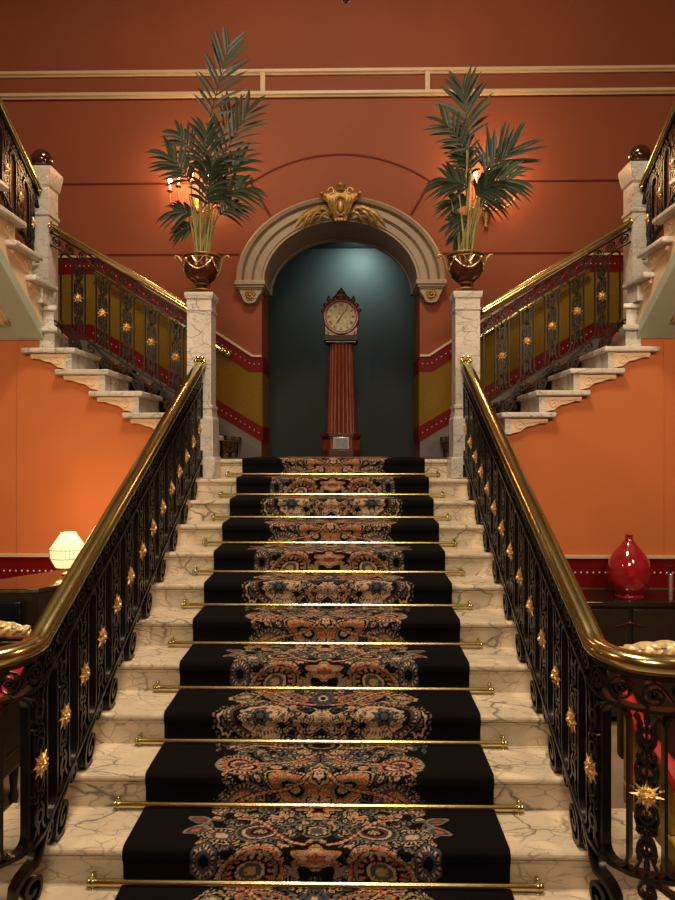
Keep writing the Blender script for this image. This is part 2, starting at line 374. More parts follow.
# under-flight front walls with dado
def H(k): return HC-.05+.18*k
def aK(k): return 2.18-.28*(5-k)
for s, nme in ((-1,'left'),(1,'right')):
    w = MB()
    poly = [(1.15,0),(1.15,H(1)-.2)]
    for k in range(1,6):
        poly += [(max(1.15,aK(k)+.06), H(k-1)-.05 if k > 1 else H(1)-.2), (max(1.15,aK(k)+.06), H(k)-.05)] if k > 1 else []
    poly += [(2.50,H(5)-.05),(2.50,HC+.92),(4.10,HC+.92),(4.10,0)]
    w.prismy([(X0+s*a, z) for a,z in poly], YW+.01, YW+.08)
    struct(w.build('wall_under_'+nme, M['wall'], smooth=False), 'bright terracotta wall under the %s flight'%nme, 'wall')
    struct(MB().box(*sorted((s*1.25, s*4.1)), YW-.006, YW+.01, 0, .97).build('trim_dado_'+nme, M['olive'], smooth=False), 'olive dado panel under the %s flight'%nme, 'dado')
    band = MB().box(*sorted((s*1.25, s*4.1)), YW-.012, YW+.01, .97, 1.21)
    band.cur = 1
    x = 1.3
    while x < 4.0:
        band.ell((s*x, YW-.013, 1.09), (.008,.003,.008), 8, 5); x += .05
    struct(band.build('trim_band_'+nme, [M['maroon'], M['maroondot']]), 'maroon dotted dado band under the %s flight'%nme, 'dado band')
    struct(MB().box(*sorted((s*1.25, s*4.1)), YW-.03, YW+.01, 1.208, 1.232).build('trim_rail_'+nme, M['mould']), 'thin cream gold dado rail under the %s flight'%nme, 'dado rail')
    struct(MB().box(X0+s*2.69-.006, X0+s*2.69+.006, YW+.002, YW+.012, 1.232, HC+.91).build('trim_joint_'+nme, M['wall'], bevel=.002), 'thin vertical joint in the %s terracotta wall'%nme, 'wall joint')
# seams and mouldings on the back wall
def zpx(y, Y=YB): return HC+(450-y)/F*Y
def xpx(x, Y=YB): return (x-349)/F*Y+CX
def strip(pts, w, d, name, m, label, y=YB, closed=False):
    b = MB(); pts = [Vector(p) for p in pts]
    L, Rr = [], []
    for i, p in enumerate(pts):
        t = (pts[min(i+1,len(pts)-1)]-pts[max(i-1,0)]).normalized(); n = Vector((-t.y, t.x))
        L.append(p+n*w/2); Rr.append(p-n*w/2)
    rings = [[(L[i].x,y-d,L[i].y),(L[i].x,y+.005,L[i].y),(Rr[i].x,y+.005,Rr[i].y),(Rr[i].x,y-d,Rr[i].y)] for i in range(len(pts))]
    b.loft(rings); return struct(b.build(name, m, smooth=False), label, 'wall moulding' if m is M['mould'] else 'wall seam')
za, zb_ = zpx(182.5), zpx(254)
xl, xr_ = X0-.97, X0+.97
arc = [(X0+.97*math.cos(t), za+ (-.28+.0)+ .0 + 0) for t in ()]
# circular arc through (xl,za),(X0,za+.30),(xr,za)
rise = .30; rad = (.97**2+rise**2)/(2*rise); cz = za+rise-rad; ha = math.asin(.97/rad)
arc = [(X0+rad*math.sin(-ha+2*ha*i/24), cz+rad*math.cos(-ha+2*ha*i/24)) for i in range(25)]
strip(arc, .022, .004, 'trim_1', M['seam'], 'dark curved seam above the arch')
strip([(-WX, za),(xl,za)], .022, .004, 'trim_2', M['seam'], 'long dark upper seam on the wall left of the arch')
strip([(xr_,za),(WX,za)], .022, .004, 'trim_3', M['seam'], 'long dark upper seam on the wall right of the arch')
strip([(-WX, zb_),(X0-1.10,zb_)], .022, .004, 'trim_4', M['seam'], 'dark lower seam behind the left urn')
strip([(X0+1.10,zb_),(WX,zb_)], .022, .004, 'trim_5', M['seam'], 'dark lower seam behind the right urn')
strip([(xl,za),(X0-.76,HC+2.53)], .024, .004, 'trim_6', M['seam'], 'short slanting seam left above the arch')
strip([(xr_,za),(X0+.76,HC+2.53)], .024, .004, 'trim_7', M['seam'], 'short slanting seam right above the arch')
strip([(X0-1.42,za),(X0-1.42,HC+1.3)], .016, .004, 'trim_8', M['seam'], 'thin vertical seam behind the left palm')
strip([(X0+1.42,za),(X0+1.42,HC+1.3)], .016, .004, 'trim_9', M['seam'], 'thin vertical seam behind the right palm')
def hmould(z, name, label, x0=-WX, x1=WX):
    b = MB(); prof = [(0,-.035),(.02,-.035),(.028,-.022),(.05,-.015),(.05,.008),(.032,.014),(.032,.024),(.015,.035),(0,.035)]
    b.prismx([(YB-p, z+q) for p,q in prof], x0, x1)
    return struct(b.build(name, M['mould']), label, 'wall moulding')
hmould(zpx(72), 'trim_10', 'upper long cream moulding across the back wall')
hmould(zpx(94), 'trim_11', 'lower long cream moulding across the back wall')
for i, px in enumerate((263,427)):
    struct(MB().box(xpx(px)-.025, xpx(px)+.025, YB-.04, YB, zpx(93), zpx(73)).build('trim_%d'%(12+i), M['mould']), 'short upright cream moulding, %s of the two'%('left','right')[i], 'wall moulding')
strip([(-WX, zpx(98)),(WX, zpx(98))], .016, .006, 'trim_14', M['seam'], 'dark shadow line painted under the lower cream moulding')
# sloping dado on the back wall and reveals
for s, nme in ((-1,'left'),(1,'right')):
    e = AW                       # wall edge
    aT = .95; zT = HC+1.015; slope = .655; aH = 2.60; zH = zT+slope*(aH-aT)
    top = [(e,zT),(aT,zT),(aH,zH),(4.1,zH)]
    def mk(poly, y0, y1): return MB().prismy([(X0+s*a,z) for a,z in poly], y0, y1)
    # maroon upper band
    b = mk([(e,zT),(aT,zT),(aH,zH),(4.1,zH),(4.1,zH-.185),(aH+.02,zH-.185),(aT+.04,zT-.17),(e,zT-.17)], YB-.012, YB+.002)
    b.box(*sorted((X0+s*(e-.012), X0+s*(e+.002))), YB-.012, YBB, zT-.17, zT)
    b.cur = 1
    a = e+.03
    while a < 4.0:
        z = zT-.085 + (0 if a < aT+.02 else slope*(min(a,aH)-aT-.02))
        b.ell((X0+s*a, YB-.013, z), (.006,.003,.006), 8, 5); a += .05
    struct(b.build('trim_upper_band_'+nme, [M['maroon'], M['maroondot']]), 'maroon dotted band sloping on the back wall, '+nme, 'dado band')
    # olive
    lo = [(e,HC+.255),(2.7,HC+.255+.60*(2.7-e)),(4.1,HC+.255+.60*(2.7-e))]
    b = mk([(e,zT-.17),(aT+.04,zT-.17),(aH+.02,zH-.185),(4.1,zH-.185),lo[2],lo[1],lo[0]], YB-.006, YB+.002)
    b.box(*sorted((X0+s*(e-.008), X0+s*(e+.002))), YB-.006, YBB, HC+.25, zT-.17)
    struct(b.build('trim_olive_'+nme, M['olive'], smooth=False), 'olive gold dado on the back wall, '+nme, 'dado')
    b = mk([lo[0],lo[1],lo[2],(lo[2][0],lo[2][1]-.17),(lo[1][0],lo[1][1]-.17),(e,lo[0][1]-.17)], YB-.012, YB+.002)
    b.box(*sorted((X0+s*(e-.012), X0+s*(e+.002))), YB-.012, YBB, HC+.085, HC+.255)
    b.cur = 1; a = e+.03
    while a < 2.7:
        b.ell((X0+s*a, YB-.013, HC+.17+.60*(a-e)), (.006,.003,.006), 8, 5); a += .05
    struct(b.build('trim_lower_band_'+nme, [M['maroon'], M['maroondot']]), 'maroon dotted band above the stair skirting, '+nme, 'dado band')
    b = mk([(e,LZ),(e,HC+.085),(2.7,lo[1][1]-.17),(4.1,lo[2][1]-.17),(4.1,LZ)], YB-.03, YB+.002)
    struct(b.build('baseboard_'+nme, M['skirt'], smooth=False), 'grey stone skirting following the %s flight'%nme, 'skirting')
    # gold line
    b = MB(); tp = [(X0+s*a,z) for a,z in top]
    strip(tp, .024, .03, 'trim_gold_line_'+nme, M['mould'], 'cream gold line capping the sloping maroon band, '+nme)
    # brass wall handrail
    a1 = 1.23; z1 = HC+1.045
    t = thing('wall_handrail', 'brass wall handrail with ball end, %s of the arch'%nme, 'handrail', (X0+s*a1, YB-.09, z1))
    pts = [(X0+s*(a1+d_), YB-.09, z1+.62*d_) for d_ in (0,.3,.6,.9,1.4)]
    MB().tube(pts, .026, 12).build('rail', M['goldd'], t)
    m2 = MB(); m2.ell((X0+s*(a1-.03), YB-.09, z1-.015), (.04,.04,.04), 14, 10); m2.ell((X0+s*(a1+.03), YB-.09, z1+.02), (.034,.034,.034), 12, 8)
    m2.build('ball_end', M['gold'], t)
    for d_ in (.12, 1.1):
        MB().tube([(X0+s*(a1+d_), YB-.09, z1+.62*d_-.03),(X0+s*(a1+d_), YB-.07, z1+.62*d_-.07),(X0+s*(a1+d_), YB-.01, z1+.62*d_-.08)], .012, 8).build('bracket', M['goldd'], t)
# ------------------------------------------------------------------ arch surround
arch = thing('arch_surround', 'taupe moulded arch surround framing the clock niche', 'arch', (X0, YB, SP))
prof = [(0,.0),(0,.05),(.08,.05),(.10,.065),(.36,.065),(.38,.08),(.42,.055),(.46,.08),(.70,.08),(.73,.095),(.77,.07),(.81,.11),(.93,.13),(1,.11),(1,0)]
rings = []
N2 = 56
for i in range(N2+1):
    t = PI*i/N2
    ring = []
    for u, p in prof:
        a_, b_ = AW-.03+(1.115-AW+.03)*u, AR-.03+(.905-AR+.03)*u
        x, z = ell_pt(a_, b_, t); ring.append((x, YB-p, z))
    rings.append(ring)
MB().loft(rings).build('archivolt', M['stone'], arch, angle=30)
b = MB(); rings = []
for i in range(N2+1):
    t = PI*i/N2
    (xa,za2),(xb,zb2) = ell_pt(AW-.03,AR-.03,t), ell_pt(AW+.01,AR+.01,t)
    rings.append([(xa,YB,za2),(xa,YBB+.02,za2),(xb,YBB+.02,zb2),(xb,YB,zb2)])
b.loft(rings); b.build('intrados', M['stone'], arch)
b = MB(); rings = []
for i in range(N2+1):
    t = PI*i/N2
    (xa,za2),(xb,zb2) = ell_pt(AW-.045,AR-.045,t), ell_pt(AW-.02,AR-.02,t)
    rings.append([(xa,YBB-.06,za2),(xa,YBB+.02,za2),(xb,YBB+.02,zb2),(xb,YBB-.06,zb2)])
b.loft(rings); b.build('rear_bead', M['stone'], arch)
for s in (-1,1):
    c = MB()
    def cb(a0,a1,y0,z0,z1): c.box(*sorted((X0+s*a0, X0+s*a1)), y0, YBB, z0, z1) if False else c.box(*sorted((X0+s*a0, X0+s*a1)), y0, YB+.3, z0, z1)
    cb(.80,1.125,YB-.155,SP-.045,SP); cb(.815,1.11,YB-.135,SP-.07,SP-.045)
    cb(.83,1.09,YB-.115,SP-.085,SP-.07)
    prof2 = [(.835,-.085),(1.085,-.085),(1.075,-.12),(1.055,-.16),(1.04,-.20),(1.02,-.225),(.965,-.235),(.915,-.225),(.90,-.20),(.88,-.16),(.85,-.12)]
    c.prismy([(X0+s*a, SP+z) for a,z in prof2], YB-.10, YB+.002)
    k = c.build('corbel', M['stone'], arch, bevel=.006)
    r = MB(); cx, cz_ = X0+s*.965, SP-.145
    for q in range(8):
        an = q*PI/4; r.ell((cx+.034*math.cos(an), YB-.11, cz_+.034*math.sin(an)), (.017,.012,.017), 8, 6)
    r.ell((cx, YB-.115, cz_), (.02,.018,.02), 10, 8)
    r.tube([(cx+.058*math.cos(q*PI/12), YB-.102, cz_+.058*math.sin(q*PI/12)) for q in range(25)], .007, 6, up=(0,1,0))
    r.build('rosette', M['gilta'], k)
# gilded cartouche
kc = thing('gilded_cartouche', 'gilded shield cartouche with leaf sprays on top of the arch', 'ornament', (X0, YB-.14, HC+2.45))
zc = HC+2.60; yk = YB-.14
b = MB()
sil = [(-.07,-.19),(-.085,-.13),(-.10,-.06),(-.13,.01),(-.165,.065),(-.215,.095),(-.20,.13),(-.14,.115),(-.10,.125),(-.07,.16),(0,.175)]
sil2 = sil+[(-x,z) for x,z in sil[-2::-1]]
b.prismy([(X0+x, zc+z) for x,z in sil2], yk-.03, YB-.02)
b.build('shield', M['gilta'], kc, bevel=.018)
b = MB()
b.tube([(X0+.062*math.cos(q*PI/14), yk-.04, zc-.03+.10*math.sin(q*PI/14)) for q in range(29)], .014, 8, up=(0,1,0))
b.ell((X0, yk-.035, zc-.03), (.043,.025,.075), 12, 8)
b.build('oval_boss', M['gilta'], kc)
b = MB()
b.lathe([(.0,-.02),(.05,-.02),(.06,0),(.035,.02),(.05,.04),(.045,.06),(.02,.075),(.026,.09),(.015,.11),(0,.12)], X0, yk-.01, zc+.15, 14)
for q in (-1,1):
    b.tube([(X0+q*(.10+.03*math.cos(t)), yk-.03, zc+.135+.03*math.sin(t)) for t in [i*.5 for i in range(11)]], .012, 6, up=(0,1,0))
    b.ell((X0+q*.2, yk-.03, zc+.11), (.028,.025,.022), 10, 7)
    for h in range(4): b.tube([(X0+q*(.03+.02*h), yk-.04, zc-.17+.02*h),(X0+q*(.05+.025*h), yk-.045, zc-.05+.02*h),(X0+q*(.09+.03*h), yk-.035, zc+.06)], [.006,.012,.005], 6)
b.build('finial', M['gilta'], kc)
for s in (-1,1):
    b = MB()
    for i, (ax, az, bx_, bz, r) in enumerate(((.10,-.02,.19,-.015,.013),(.12,.0,.28,-.03,.022),(.15,.02,.36,-.05,.026),(.19,.02,.43,-.10,.028),(.24,.01,.485,-.16,.028),(.27,-.02,.40,-.15,.020),(.2,-.02,.33,-.11,.02),(.12,-.04,.24,-.10,.016))):
        pts, rr = [], []
        for q in range(9):
            u = q/8; x = ax+(bx_-ax)*u; z = az+(bz-az)*u+.055*math.sin(PI*u)*(1 if i else .4)
            z += .0; pts.append((X0+s*x, yk-.02-.02*math.sin(PI*u), zc+z-.085-.02*u)); rr.append(r*math.sin(PI*min(1,.12+.88*u))**.6+.003)
        b.tube(pts, rr, 7, up=(0,1,0), sy=.8)
    b.build('leaf_spray', M['gilta'], kc)
# ------------------------------------------------------------------ main staircase
st = thing('marble_staircase', 'broad veined marble staircase rising to the landing', 'staircase', (0, yr(1), 0))
def nosing_prof(y0, y1, z, th=.038, ov=.018):
    # y0 nose riser face; slab from y0-ov to y1
    r = th/2; p = [(y1, z-th),(y1, z),(y0-ov+r, z)]
    p += [(y0-ov+r-r*math.sin(t), z-r+r*math.cos(t)) for t in [PI*i/6 for i in range(1,6)]]
    p += [(y0-ov+r, z-th)]
    return p
HW = 1.28
def halfw(j): return {1:2.9, 2:2.7, 3:1.42}.get(j, HW)
for j in range(1, 14):
    w = halfw(j); y0 = yr(j); y1 = yr(j+1)+.02 if j < 13 else y0+.34
    t_ = MB().prismx(nosing_prof(y0, y1, R*j), -w, w)
    if j <= 2:
        for s in (-1,1): t_.prismx(nosing_prof(y0-.26, y0-.02, R*j), *sorted((s*1.27, s*w)))
    t_.build('tread', M['mar'], st, angle=25)
    rb = MB(); rb.box(-w+.02, w-.02, y0, y1-.02 if j<13 else y1, R*(j-1), R*j-.038)
    rb.prismx([(y0, R*j-.038),(y0-.010,R*j-.038),(y0-.008,R*j-.046),(y0-.003,R*j-.052),(y0,R*j-.058)], -w+.02, w-.02)
    if j <= 2:
        for s in (-1,1): rb.box(*sorted((s*1.29, s*(w-.02))), y0-.25, y0, R*(j-1), R*j-.038)
    rb.build('riser', M['mar'], st)
for s in (-1,1):
    p = [(yr(3)+.05,0),(yr(3)+.05,R*3-.05)]; q_=.03
    for j in range(4,14): p += [(yr(j)+q_, R*(j-1)-.05),(yr(j)+q_, R*j-.05)]
    p += [(YW-.04,R*12-.05),(YW-.04,0)] if False else [(YW, R*13-.05),(YW,0)]
    p = [(y,z) for y,z in p if y <= YW]
    MB().prismx(p, *sorted((s*1.06, s*1.25))).build('side_string', M['mar'], st, smooth=False)
# carpet
def carpet_profile():
    th = .012; p = []
    for j in range(2, 14):
        y0 = yr(j); nz = R*j; r = .024
        p.append((y0-th-.004, R*(j-1)+th+.004))
        p.append((y0-th-.006, nz-.060))
        p.append((y0-.018-th, nz-.033))
        for t in np.linspace(0, PI/2, 6)[0:]:
            p.append((y0-.018-th+r*(1-math.cos(t))*1.2, nz+th-r+r*math.sin(t)))
    p.append((YB-.3, LZ+th))
    return p
cp = carpet_mesh('carpet_runner', carpet_profile(), XF, lambda x,p,q: (x, p, q), v0=.10)
tag(cp, 'black stair carpet runner with mirrored red and cream paisley pattern', 'carpet')
sol = cp.modifiers.new('thick','SOLIDIFY'); sol.thickness = .008; sol.offset = -1
# stair rods
def make_rod():
    t = thing('stair_rod', '', 'stair rod', (0,0,0), 'brass rods holding the stair carpet')
    n = 14
    MB().loft([[(x, .0155*math.cos(2*PI*i/n), .0155*math.sin(2*PI*i/n)) for i in range(n)] for x in (-.918,.918)]).build('rod', M['gold'], t)
    for s in (-1,1):
        b = MB().box(s*.904-.008, s*.904+.008, -.006, .022, -.036, .034)
        b.ell((s*.904, .0, -.030), (.011,.013,.011), 10, 7); b.ell((s*.904, .0, .030), (.009,.012,.009), 10, 7)
        b.ell((s*.919, 0, 0), (.012,.017,.017), 10, 8); b.ell((s*.904, 0, 0), (.013,.020,.018), 10, 8)
        b.build('bracket', M['goldd'], t, bevel=.002)
    return t
rod0 = make_rod()
ordw = ['lowest','second','third','fourth','fifth','sixth','seventh','eighth','ninth','tenth','topmost']
for i in range(11):
    j = i+2
    if i == 0: o = rod0
    else:
        o = rod0.copy(); C.objects.link(o)
        for ch in rod0.children[:]:
            c = ch.copy(); C.objects.link(c); c.parent = o
    o.location = (-.006, yr(j+1)-.030, R*j+.024)
    o['label'] = 'brass stair rod, %s%s of the eleven in view'%(ordw[i], ' counting up' if i not in (0,10) else '')
# ------------------------------------------------------------------ iron railing kit
class Path:
    """plan polyline with handrail height; map (s,t,w)"""
    def __init__(s, pts):   # list of (x,y,z)
        s.p = [Vector(p) for p in pts]; s.s = [0]
        for a, b in zip(s.p, s.p[1:]): s.s.append(s.s[-1]+math.hypot(b.x-a.x, b.y-a.y))
        s.L = s.s[-1]
    def at(s, u):
        u = min(max(u, -.2), s.L+.2)
        i = 0
        while i < len(s.s)-2 and u > s.s[i+1]: i += 1
        a, b = s.p[i], s.p[i+1]; f = (u-s.s[i])/(s.s[i+1]-s.s[i])
        q = a+(b-a)*f
        # smooth normal
        def nrm(k): d = s.p[k+1]-s.p[k]; d.z = 0; d.normalize(); return Vector((-d.y, d.x, 0))
        n = nrm(i)
        if f > .5 and i+2 < len(s.p): n = n.lerp(nrm(i+1), (f-.5)).normalized()
        elif f < .5 and i > 0: n = n.lerp(nrm(i-1), (.5-f)).normalized()
        return q, n
    def m(s, u, t, w=0):
        q, n = s.at(u); return q+n*w+Vector((0,0,t))
def ribbon(b, path, pts, th=.009, w=.026, closed=False):
    n = len(pts); rings = []
    for i, (u, t) in enumerate(pts):
        if closed: a, c = pts[(i-1)%n], pts[(i+1)%n]
        else: a, c = pts[max(i-1,0)], pts[min(i+1,n-1)]
        dx, dy = c[0]-a[0], c[1]-a[1]; l = math.hypot(dx,dy) or 1
        nx, ny = -dy/l*th/2, dx/l*th/2
        rings.append([tuple(path.m(u+nx, t+ny, w/2)), tuple(path.m(u-nx, t-ny, w/2)), tuple(path.m(u-nx, t-ny, -w/2)), tuple(path.m(u+nx, t+ny, -w/2))])
    if closed: rings.append(rings[0]); b.loft(rings, caps=False)
    else: b.loft(rings)
def spiral(cx, cy, r0, turns, a0, dirn=1, n=10, r1=.12):
    k = int(n*turns)+1
    return [(cx+r0*(1-(1-r1)*i/(k-1))*math.cos(a0+dirn*2*PI*turns*i/(k-1)), cy+r0*(1-(1-r1)*i/(k-1))*math.sin(a0+dirn*2*PI*turns*i/(k-1))) for i in range(k)]
def star(b, c, n, r, off):
    for sg in (-1,1): star1(b, Vector(c)+Vector(n).normalized()*off*sg, n, r, .016)
def star1(b, c, n, r, depth):
    c = Vector(c); n = Vector(n).normalized(); up = Vector((0,0,1)); a = up.cross(n).normalized()
    for layer, (npt, R1, R2, ph, dd) in enumerate(((8, r, r*.42, 0, depth), (8, r*.72, r*.30, PI/8, depth*1.25))):
        vs = [tuple(c+n*dd), tuple(c-n*dd)]
        for i in range(npt*2):
            rr = R1 if i%2 == 0 else R2; an = ph+i*PI/npt
            vs.append(tuple(c+a*rr*math.cos(an)+up*rr*math.sin(an)))
        m = npt*2; fs = []
        for i in range(m): fs += [(0, 2+i, 2+(i+1)%m), (1, 2+(i+1)%m, 2+i)]
        b.add(vs, fs)
    for sg in (-1,1):
        b.ell(c+n*sg*depth*1.15, (r*.16,r*.16,r*.16), 8, 6)
        for i in range(8):
            an = i*PI/4+PI/8
            b.ell(c+n*sg*depth*.75+a*r*.42*math.cos(an)+up*r*.42*math.sin(an), (r*.10,)*3, 6, 5)
def railing(root, path, u0, u1, im, spacing=.2155, low=-.77, top=-.165, first=.5, bw_=.026, rail_sec=(.042,.036), railmat=None, rs=.060, rail_pts=None, feet=None, slotw=.098, flip=0):
    # handrail
    pts = [path.m(u, 0) for u in (rail_pts or [u0+(u1-u0)*i/60 for i in range(61)])]
    n = 14; rings = []
    for i, p in enumerate(pts):
        t = (pts[min(i+1,len(pts)-1)]-pts[max(i-1,0)]).normalized(); side = t.cross(Vector((0,0,1))).normalized(); up = side.cross(t)
        ring = []
        for k in range(n):
            a = 2*PI*k/n; cc, ss = math.cos(a), math.sin(a)
            ring.append(tuple(p+side*rail_sec[0]*cc*abs(cc)**-.25 *1.0 +up*rail_sec[1]*(ss if ss > -.6 else -.6)) if abs(cc) > 1e-6 else tuple(p+up*rail_sec[1]*(ss if ss>-.6 else -.6)))
        rings.append(ring)
    MB().loft(rings).build('handrail', railmat or M['goldd'], root, angle=50)
    def run(t, th, w, name):
        b = MB(); ribbon(b, path, [(u0+(u1-u0)*i/70, t) for i in range(71)], th, w); return b.build(name, im, root, angle=50)
    run(-.045, .018, .040, 'rail_underplate'); run(top, .013, bw_+.006, 'upper_rail'); run(low, .015, bw_+.010, 'lower_rail')
    # scroll band
    b = MB(); L = spacing/2; k = int((u1-u0)/L); L = (u1-u0)/max(k,1)
    rr = (abs(top)-.055-.012)/2*.92; cm = -(.055+abs(top)-.007)/2
    for i in range(k):
        cx = u0+(i+.5)*L; sp = spiral(cx, cm, rr, 1.8, PI*.5, -1 if not flip else 1, 11)
        d = -1 if not flip else 1
        tail = [(cx-d*-L*.9*(1-q/5) if False else cx+(d)*L*.85*(1-q/5), cm-rr*1.0+ (2*rr)*(.5-.5*math.cos(PI*q/5))) for q in range(6)]
        tail[-1] = sp[0]
        ribbon(b, path, tail[:-1]+sp, .009, bw_*.8)
        b.ell(path.m(cx, cm), (.011,.011,.011), 7, 5)
    b.build('scroll_frieze', im, root, angle=50)
    # slots and balusters
    nslot = int((u1-u0-first*0)/spacing); start = u0+first*spacing
    u = start; i = 0
    mid = (top+low)/2; hh = (top-low)/2-.006
    while u < u1-.07:
        # baluster at u
        q, nn = path.at(u); b = MB()
        ribbon(b, path, [(u, top-.005),(u, mid)], .011, bw_*.7); ribbon(b, path, [(u, mid),(u, low+.005)], .011, bw_*.7)
        for sg in (-1,1):
            for (dz, r_) in ((.075,.023),(.205,.020)):
                ribbon(b, path, [(u+r_*math.cos(a), mid+sg*dz+r_*1.25*math.sin(a)) for a in [i2*PI/6 for i2 in range(12)]], .011, bw_, closed=True)
            for h in (-1,1):
                ribbon(b, path, [(u+h*x, z) for x,z in spiral(.018, mid+sg*.135, .020, 1.2, PI*.9, sg, 9)], .008, bw_*.9)
                ribbon(b, path, [(u+h*.006, mid+sg*.15),(u+h*.026, mid+sg*.185),(u+h*.030, mid+sg*.215),(u+h*.018, mid+sg*.24),(u+h*.03, mid+sg*.27),(u+h*.040, mid+sg*(hh-.015))], .010, bw_)
                ribbon(b, path, [(u+h*.034, mid+sg*.02),(u+h*.030, mid+sg*.05),(u+h*.036, mid+sg*.09),(u+h*.028, mid+sg*.12)], .008, bw_)
                b.ell(path.m(u+h*.022, mid+sg*.105), (.011,.011,.014), 6, 5); b.ell(path.m(u+h*.026, mid+sg*.24), (.010,.010,.018), 6, 5)
            b.ell(path.m(u, mid+sg*.165), (.016,.016,.026), 8, 6); b.ell(path.m(u, mid+sg*.265), (.012,.012,.026), 8, 6)
        ribbon(b, path, [(u+.036*math.cos(a), mid+.036*math.sin(a)) for a in [i2*PI/7 for i2 in range(14)]], .010, bw_, closed=True)
        bo = b.build('baluster', im, root, angle=50)
        sb = MB(); star(sb, path.m(u, mid), nn, rs, bw_*.5+.004); sb.build('star_rosette', M['gilt'], bo, angle=20)
        # slot to the next
        us = u+spacing/2
        if us+slotw/2 < u1+.01:
            b = MB(); w2 = slotw/2; pts = []
            for a in [k2*PI/8 for k2 in range(9)]: pts.append((us+w2*math.cos(a), mid+hh-w2+w2*math.sin(a)))
            for a in [PI+k2*PI/8 for k2 in range(9)]: pts.append((us+w2*math.cos(a), mid-hh+w2+w2*math.sin(a)))
            ribbon(b, path, pts, .011, bw_, closed=True)
            b.build('slot_frame', im, root, angle=50)
        if i == 0 and u-spacing/2-slotw/2 > u0-.02:
            us = u-spacing/2; b = MB(); w2 = slotw/2; pts = []
            for a in [k2*PI/8 for k2 in range(9)]: pts.append((us+w2*math.cos(a), mid+hh-w2+w2*math.sin(a)))
            for a in [PI+k2*PI/8 for k2 in range(9)]: pts.append((us+w2*math.cos(a), mid-hh+w2+w2*math.sin(a)))
            ribbon(b, path, pts, .011, bw_, closed=True); b.build('slot_frame', im, root, angle=50)
        u += spacing; i += 1
    # foot scrolls: list of (u, ztop-of-tread world, size, dir)
    for (uf, zt, sz, dr) in (feet or []):
        q, nn = path.at(uf); tb = zt-q.z; tl = low
        b = MB(); g = tl-tb
        r_ = min(sz, g*.46)
        sp = spiral(uf, tb+r_+.006, r_, 1.7, PI*.5, dr, 12)
        S = [(uf-dr*-.0+dr*.0+(-dr)*(-.13)*(1-k/6.0), tl-.004-(tl-(tb+2*r_+.006))*(.5-.5*math.cos(PI*k/6))) for k in range(7)]
        S = [(uf+dr*.14*(1-k/6.0), tl-.004+((tb+2*r_+.006)-tl)*(.5-.5*math.cos(PI*k/6))) for k in range(6)]
        ribbon(b, path, S+sp, .017 if bw_ > .03 else .022, bw_*1.3)
        sp2 = spiral(uf+dr*.125, tl-.052, .040, 1.3, PI*.5, -dr, 10)
        ribbon(b, path, sp2, .010, bw_)
        b.ell(path.m(uf, tb+r_+.006), (.014,.014,.014), 8, 6)
        ribbon(b, path, [(uf, tb-.002),(uf, tb+.012)], .03, bw_*1.2)
        b.build('foot_scroll', im, root, angle=50)
def zrail(Y): return .156*(1+(Y-2.118)/D)+.905
MR = 1.10
for s, nme in ((-1,'left'),(1,'right')):
    # path from the bottom outer end to the newel
    yb = 2.46; rad_ = .20; pts = [(s*2.6, yb, 1.32)]
    pts += [(s*x, yb, 1.32) for x in (2.2,1.8,1.5)]
    for i in range(9):
        a = PI/2*i/8
        pts.append((s*(MR+rad_-rad_*math.sin(a)), yb+rad_-rad_*math.cos(a), 1.32+.012*(i/8)**2))
    pts += [(s*MR, y, zrail(y)) for y in (2.74,2.9,3.5,4.2,5.0,5.61)]
    path = Path(pts)
    root = thing('stair_balustrade', 'black iron balustrade with brass handrail and gilded stars, %s side of the staircase'%nme, 'balustrade', (s*MR, 2.7, R*2), 'main stair balustrades')
    feet = []
    base = path.L-5.61
    for j in range(3, 13):
        y = yr(j)+.07
        feet.append((base+y, R*j, .078, 1))
    y = 2.60
    feet.append((base+2.60, R*2, .08, 1))
    for x in (1.35,1.65,1.95,2.25): feet.append((2.6-x, R*2, .08, 1))
    railing(root, path, 0.0, path.L, M['iron'], feet=feet, rail_sec=(.045,.038), first=.42, bw_=.042, rail_pts=[path.L*i/110 for i in range(111)])
    # brass rosette where the rail meets the newel
    e = MB(); zt = zrail(5.58)
    e.box(s*MR-.045, s*MR+.045, 5.575, 5.60, zt-.02, zt+.07)
    for q in range(6): e.ell((s*MR+.035*math.cos(q*PI/3), 5.57, zt+.03+.035*math.sin(q*PI/3)), (.018,.012,.018), 8, 6)
    e.build('rail_end_plate', M['gold'], root, bevel=.006)
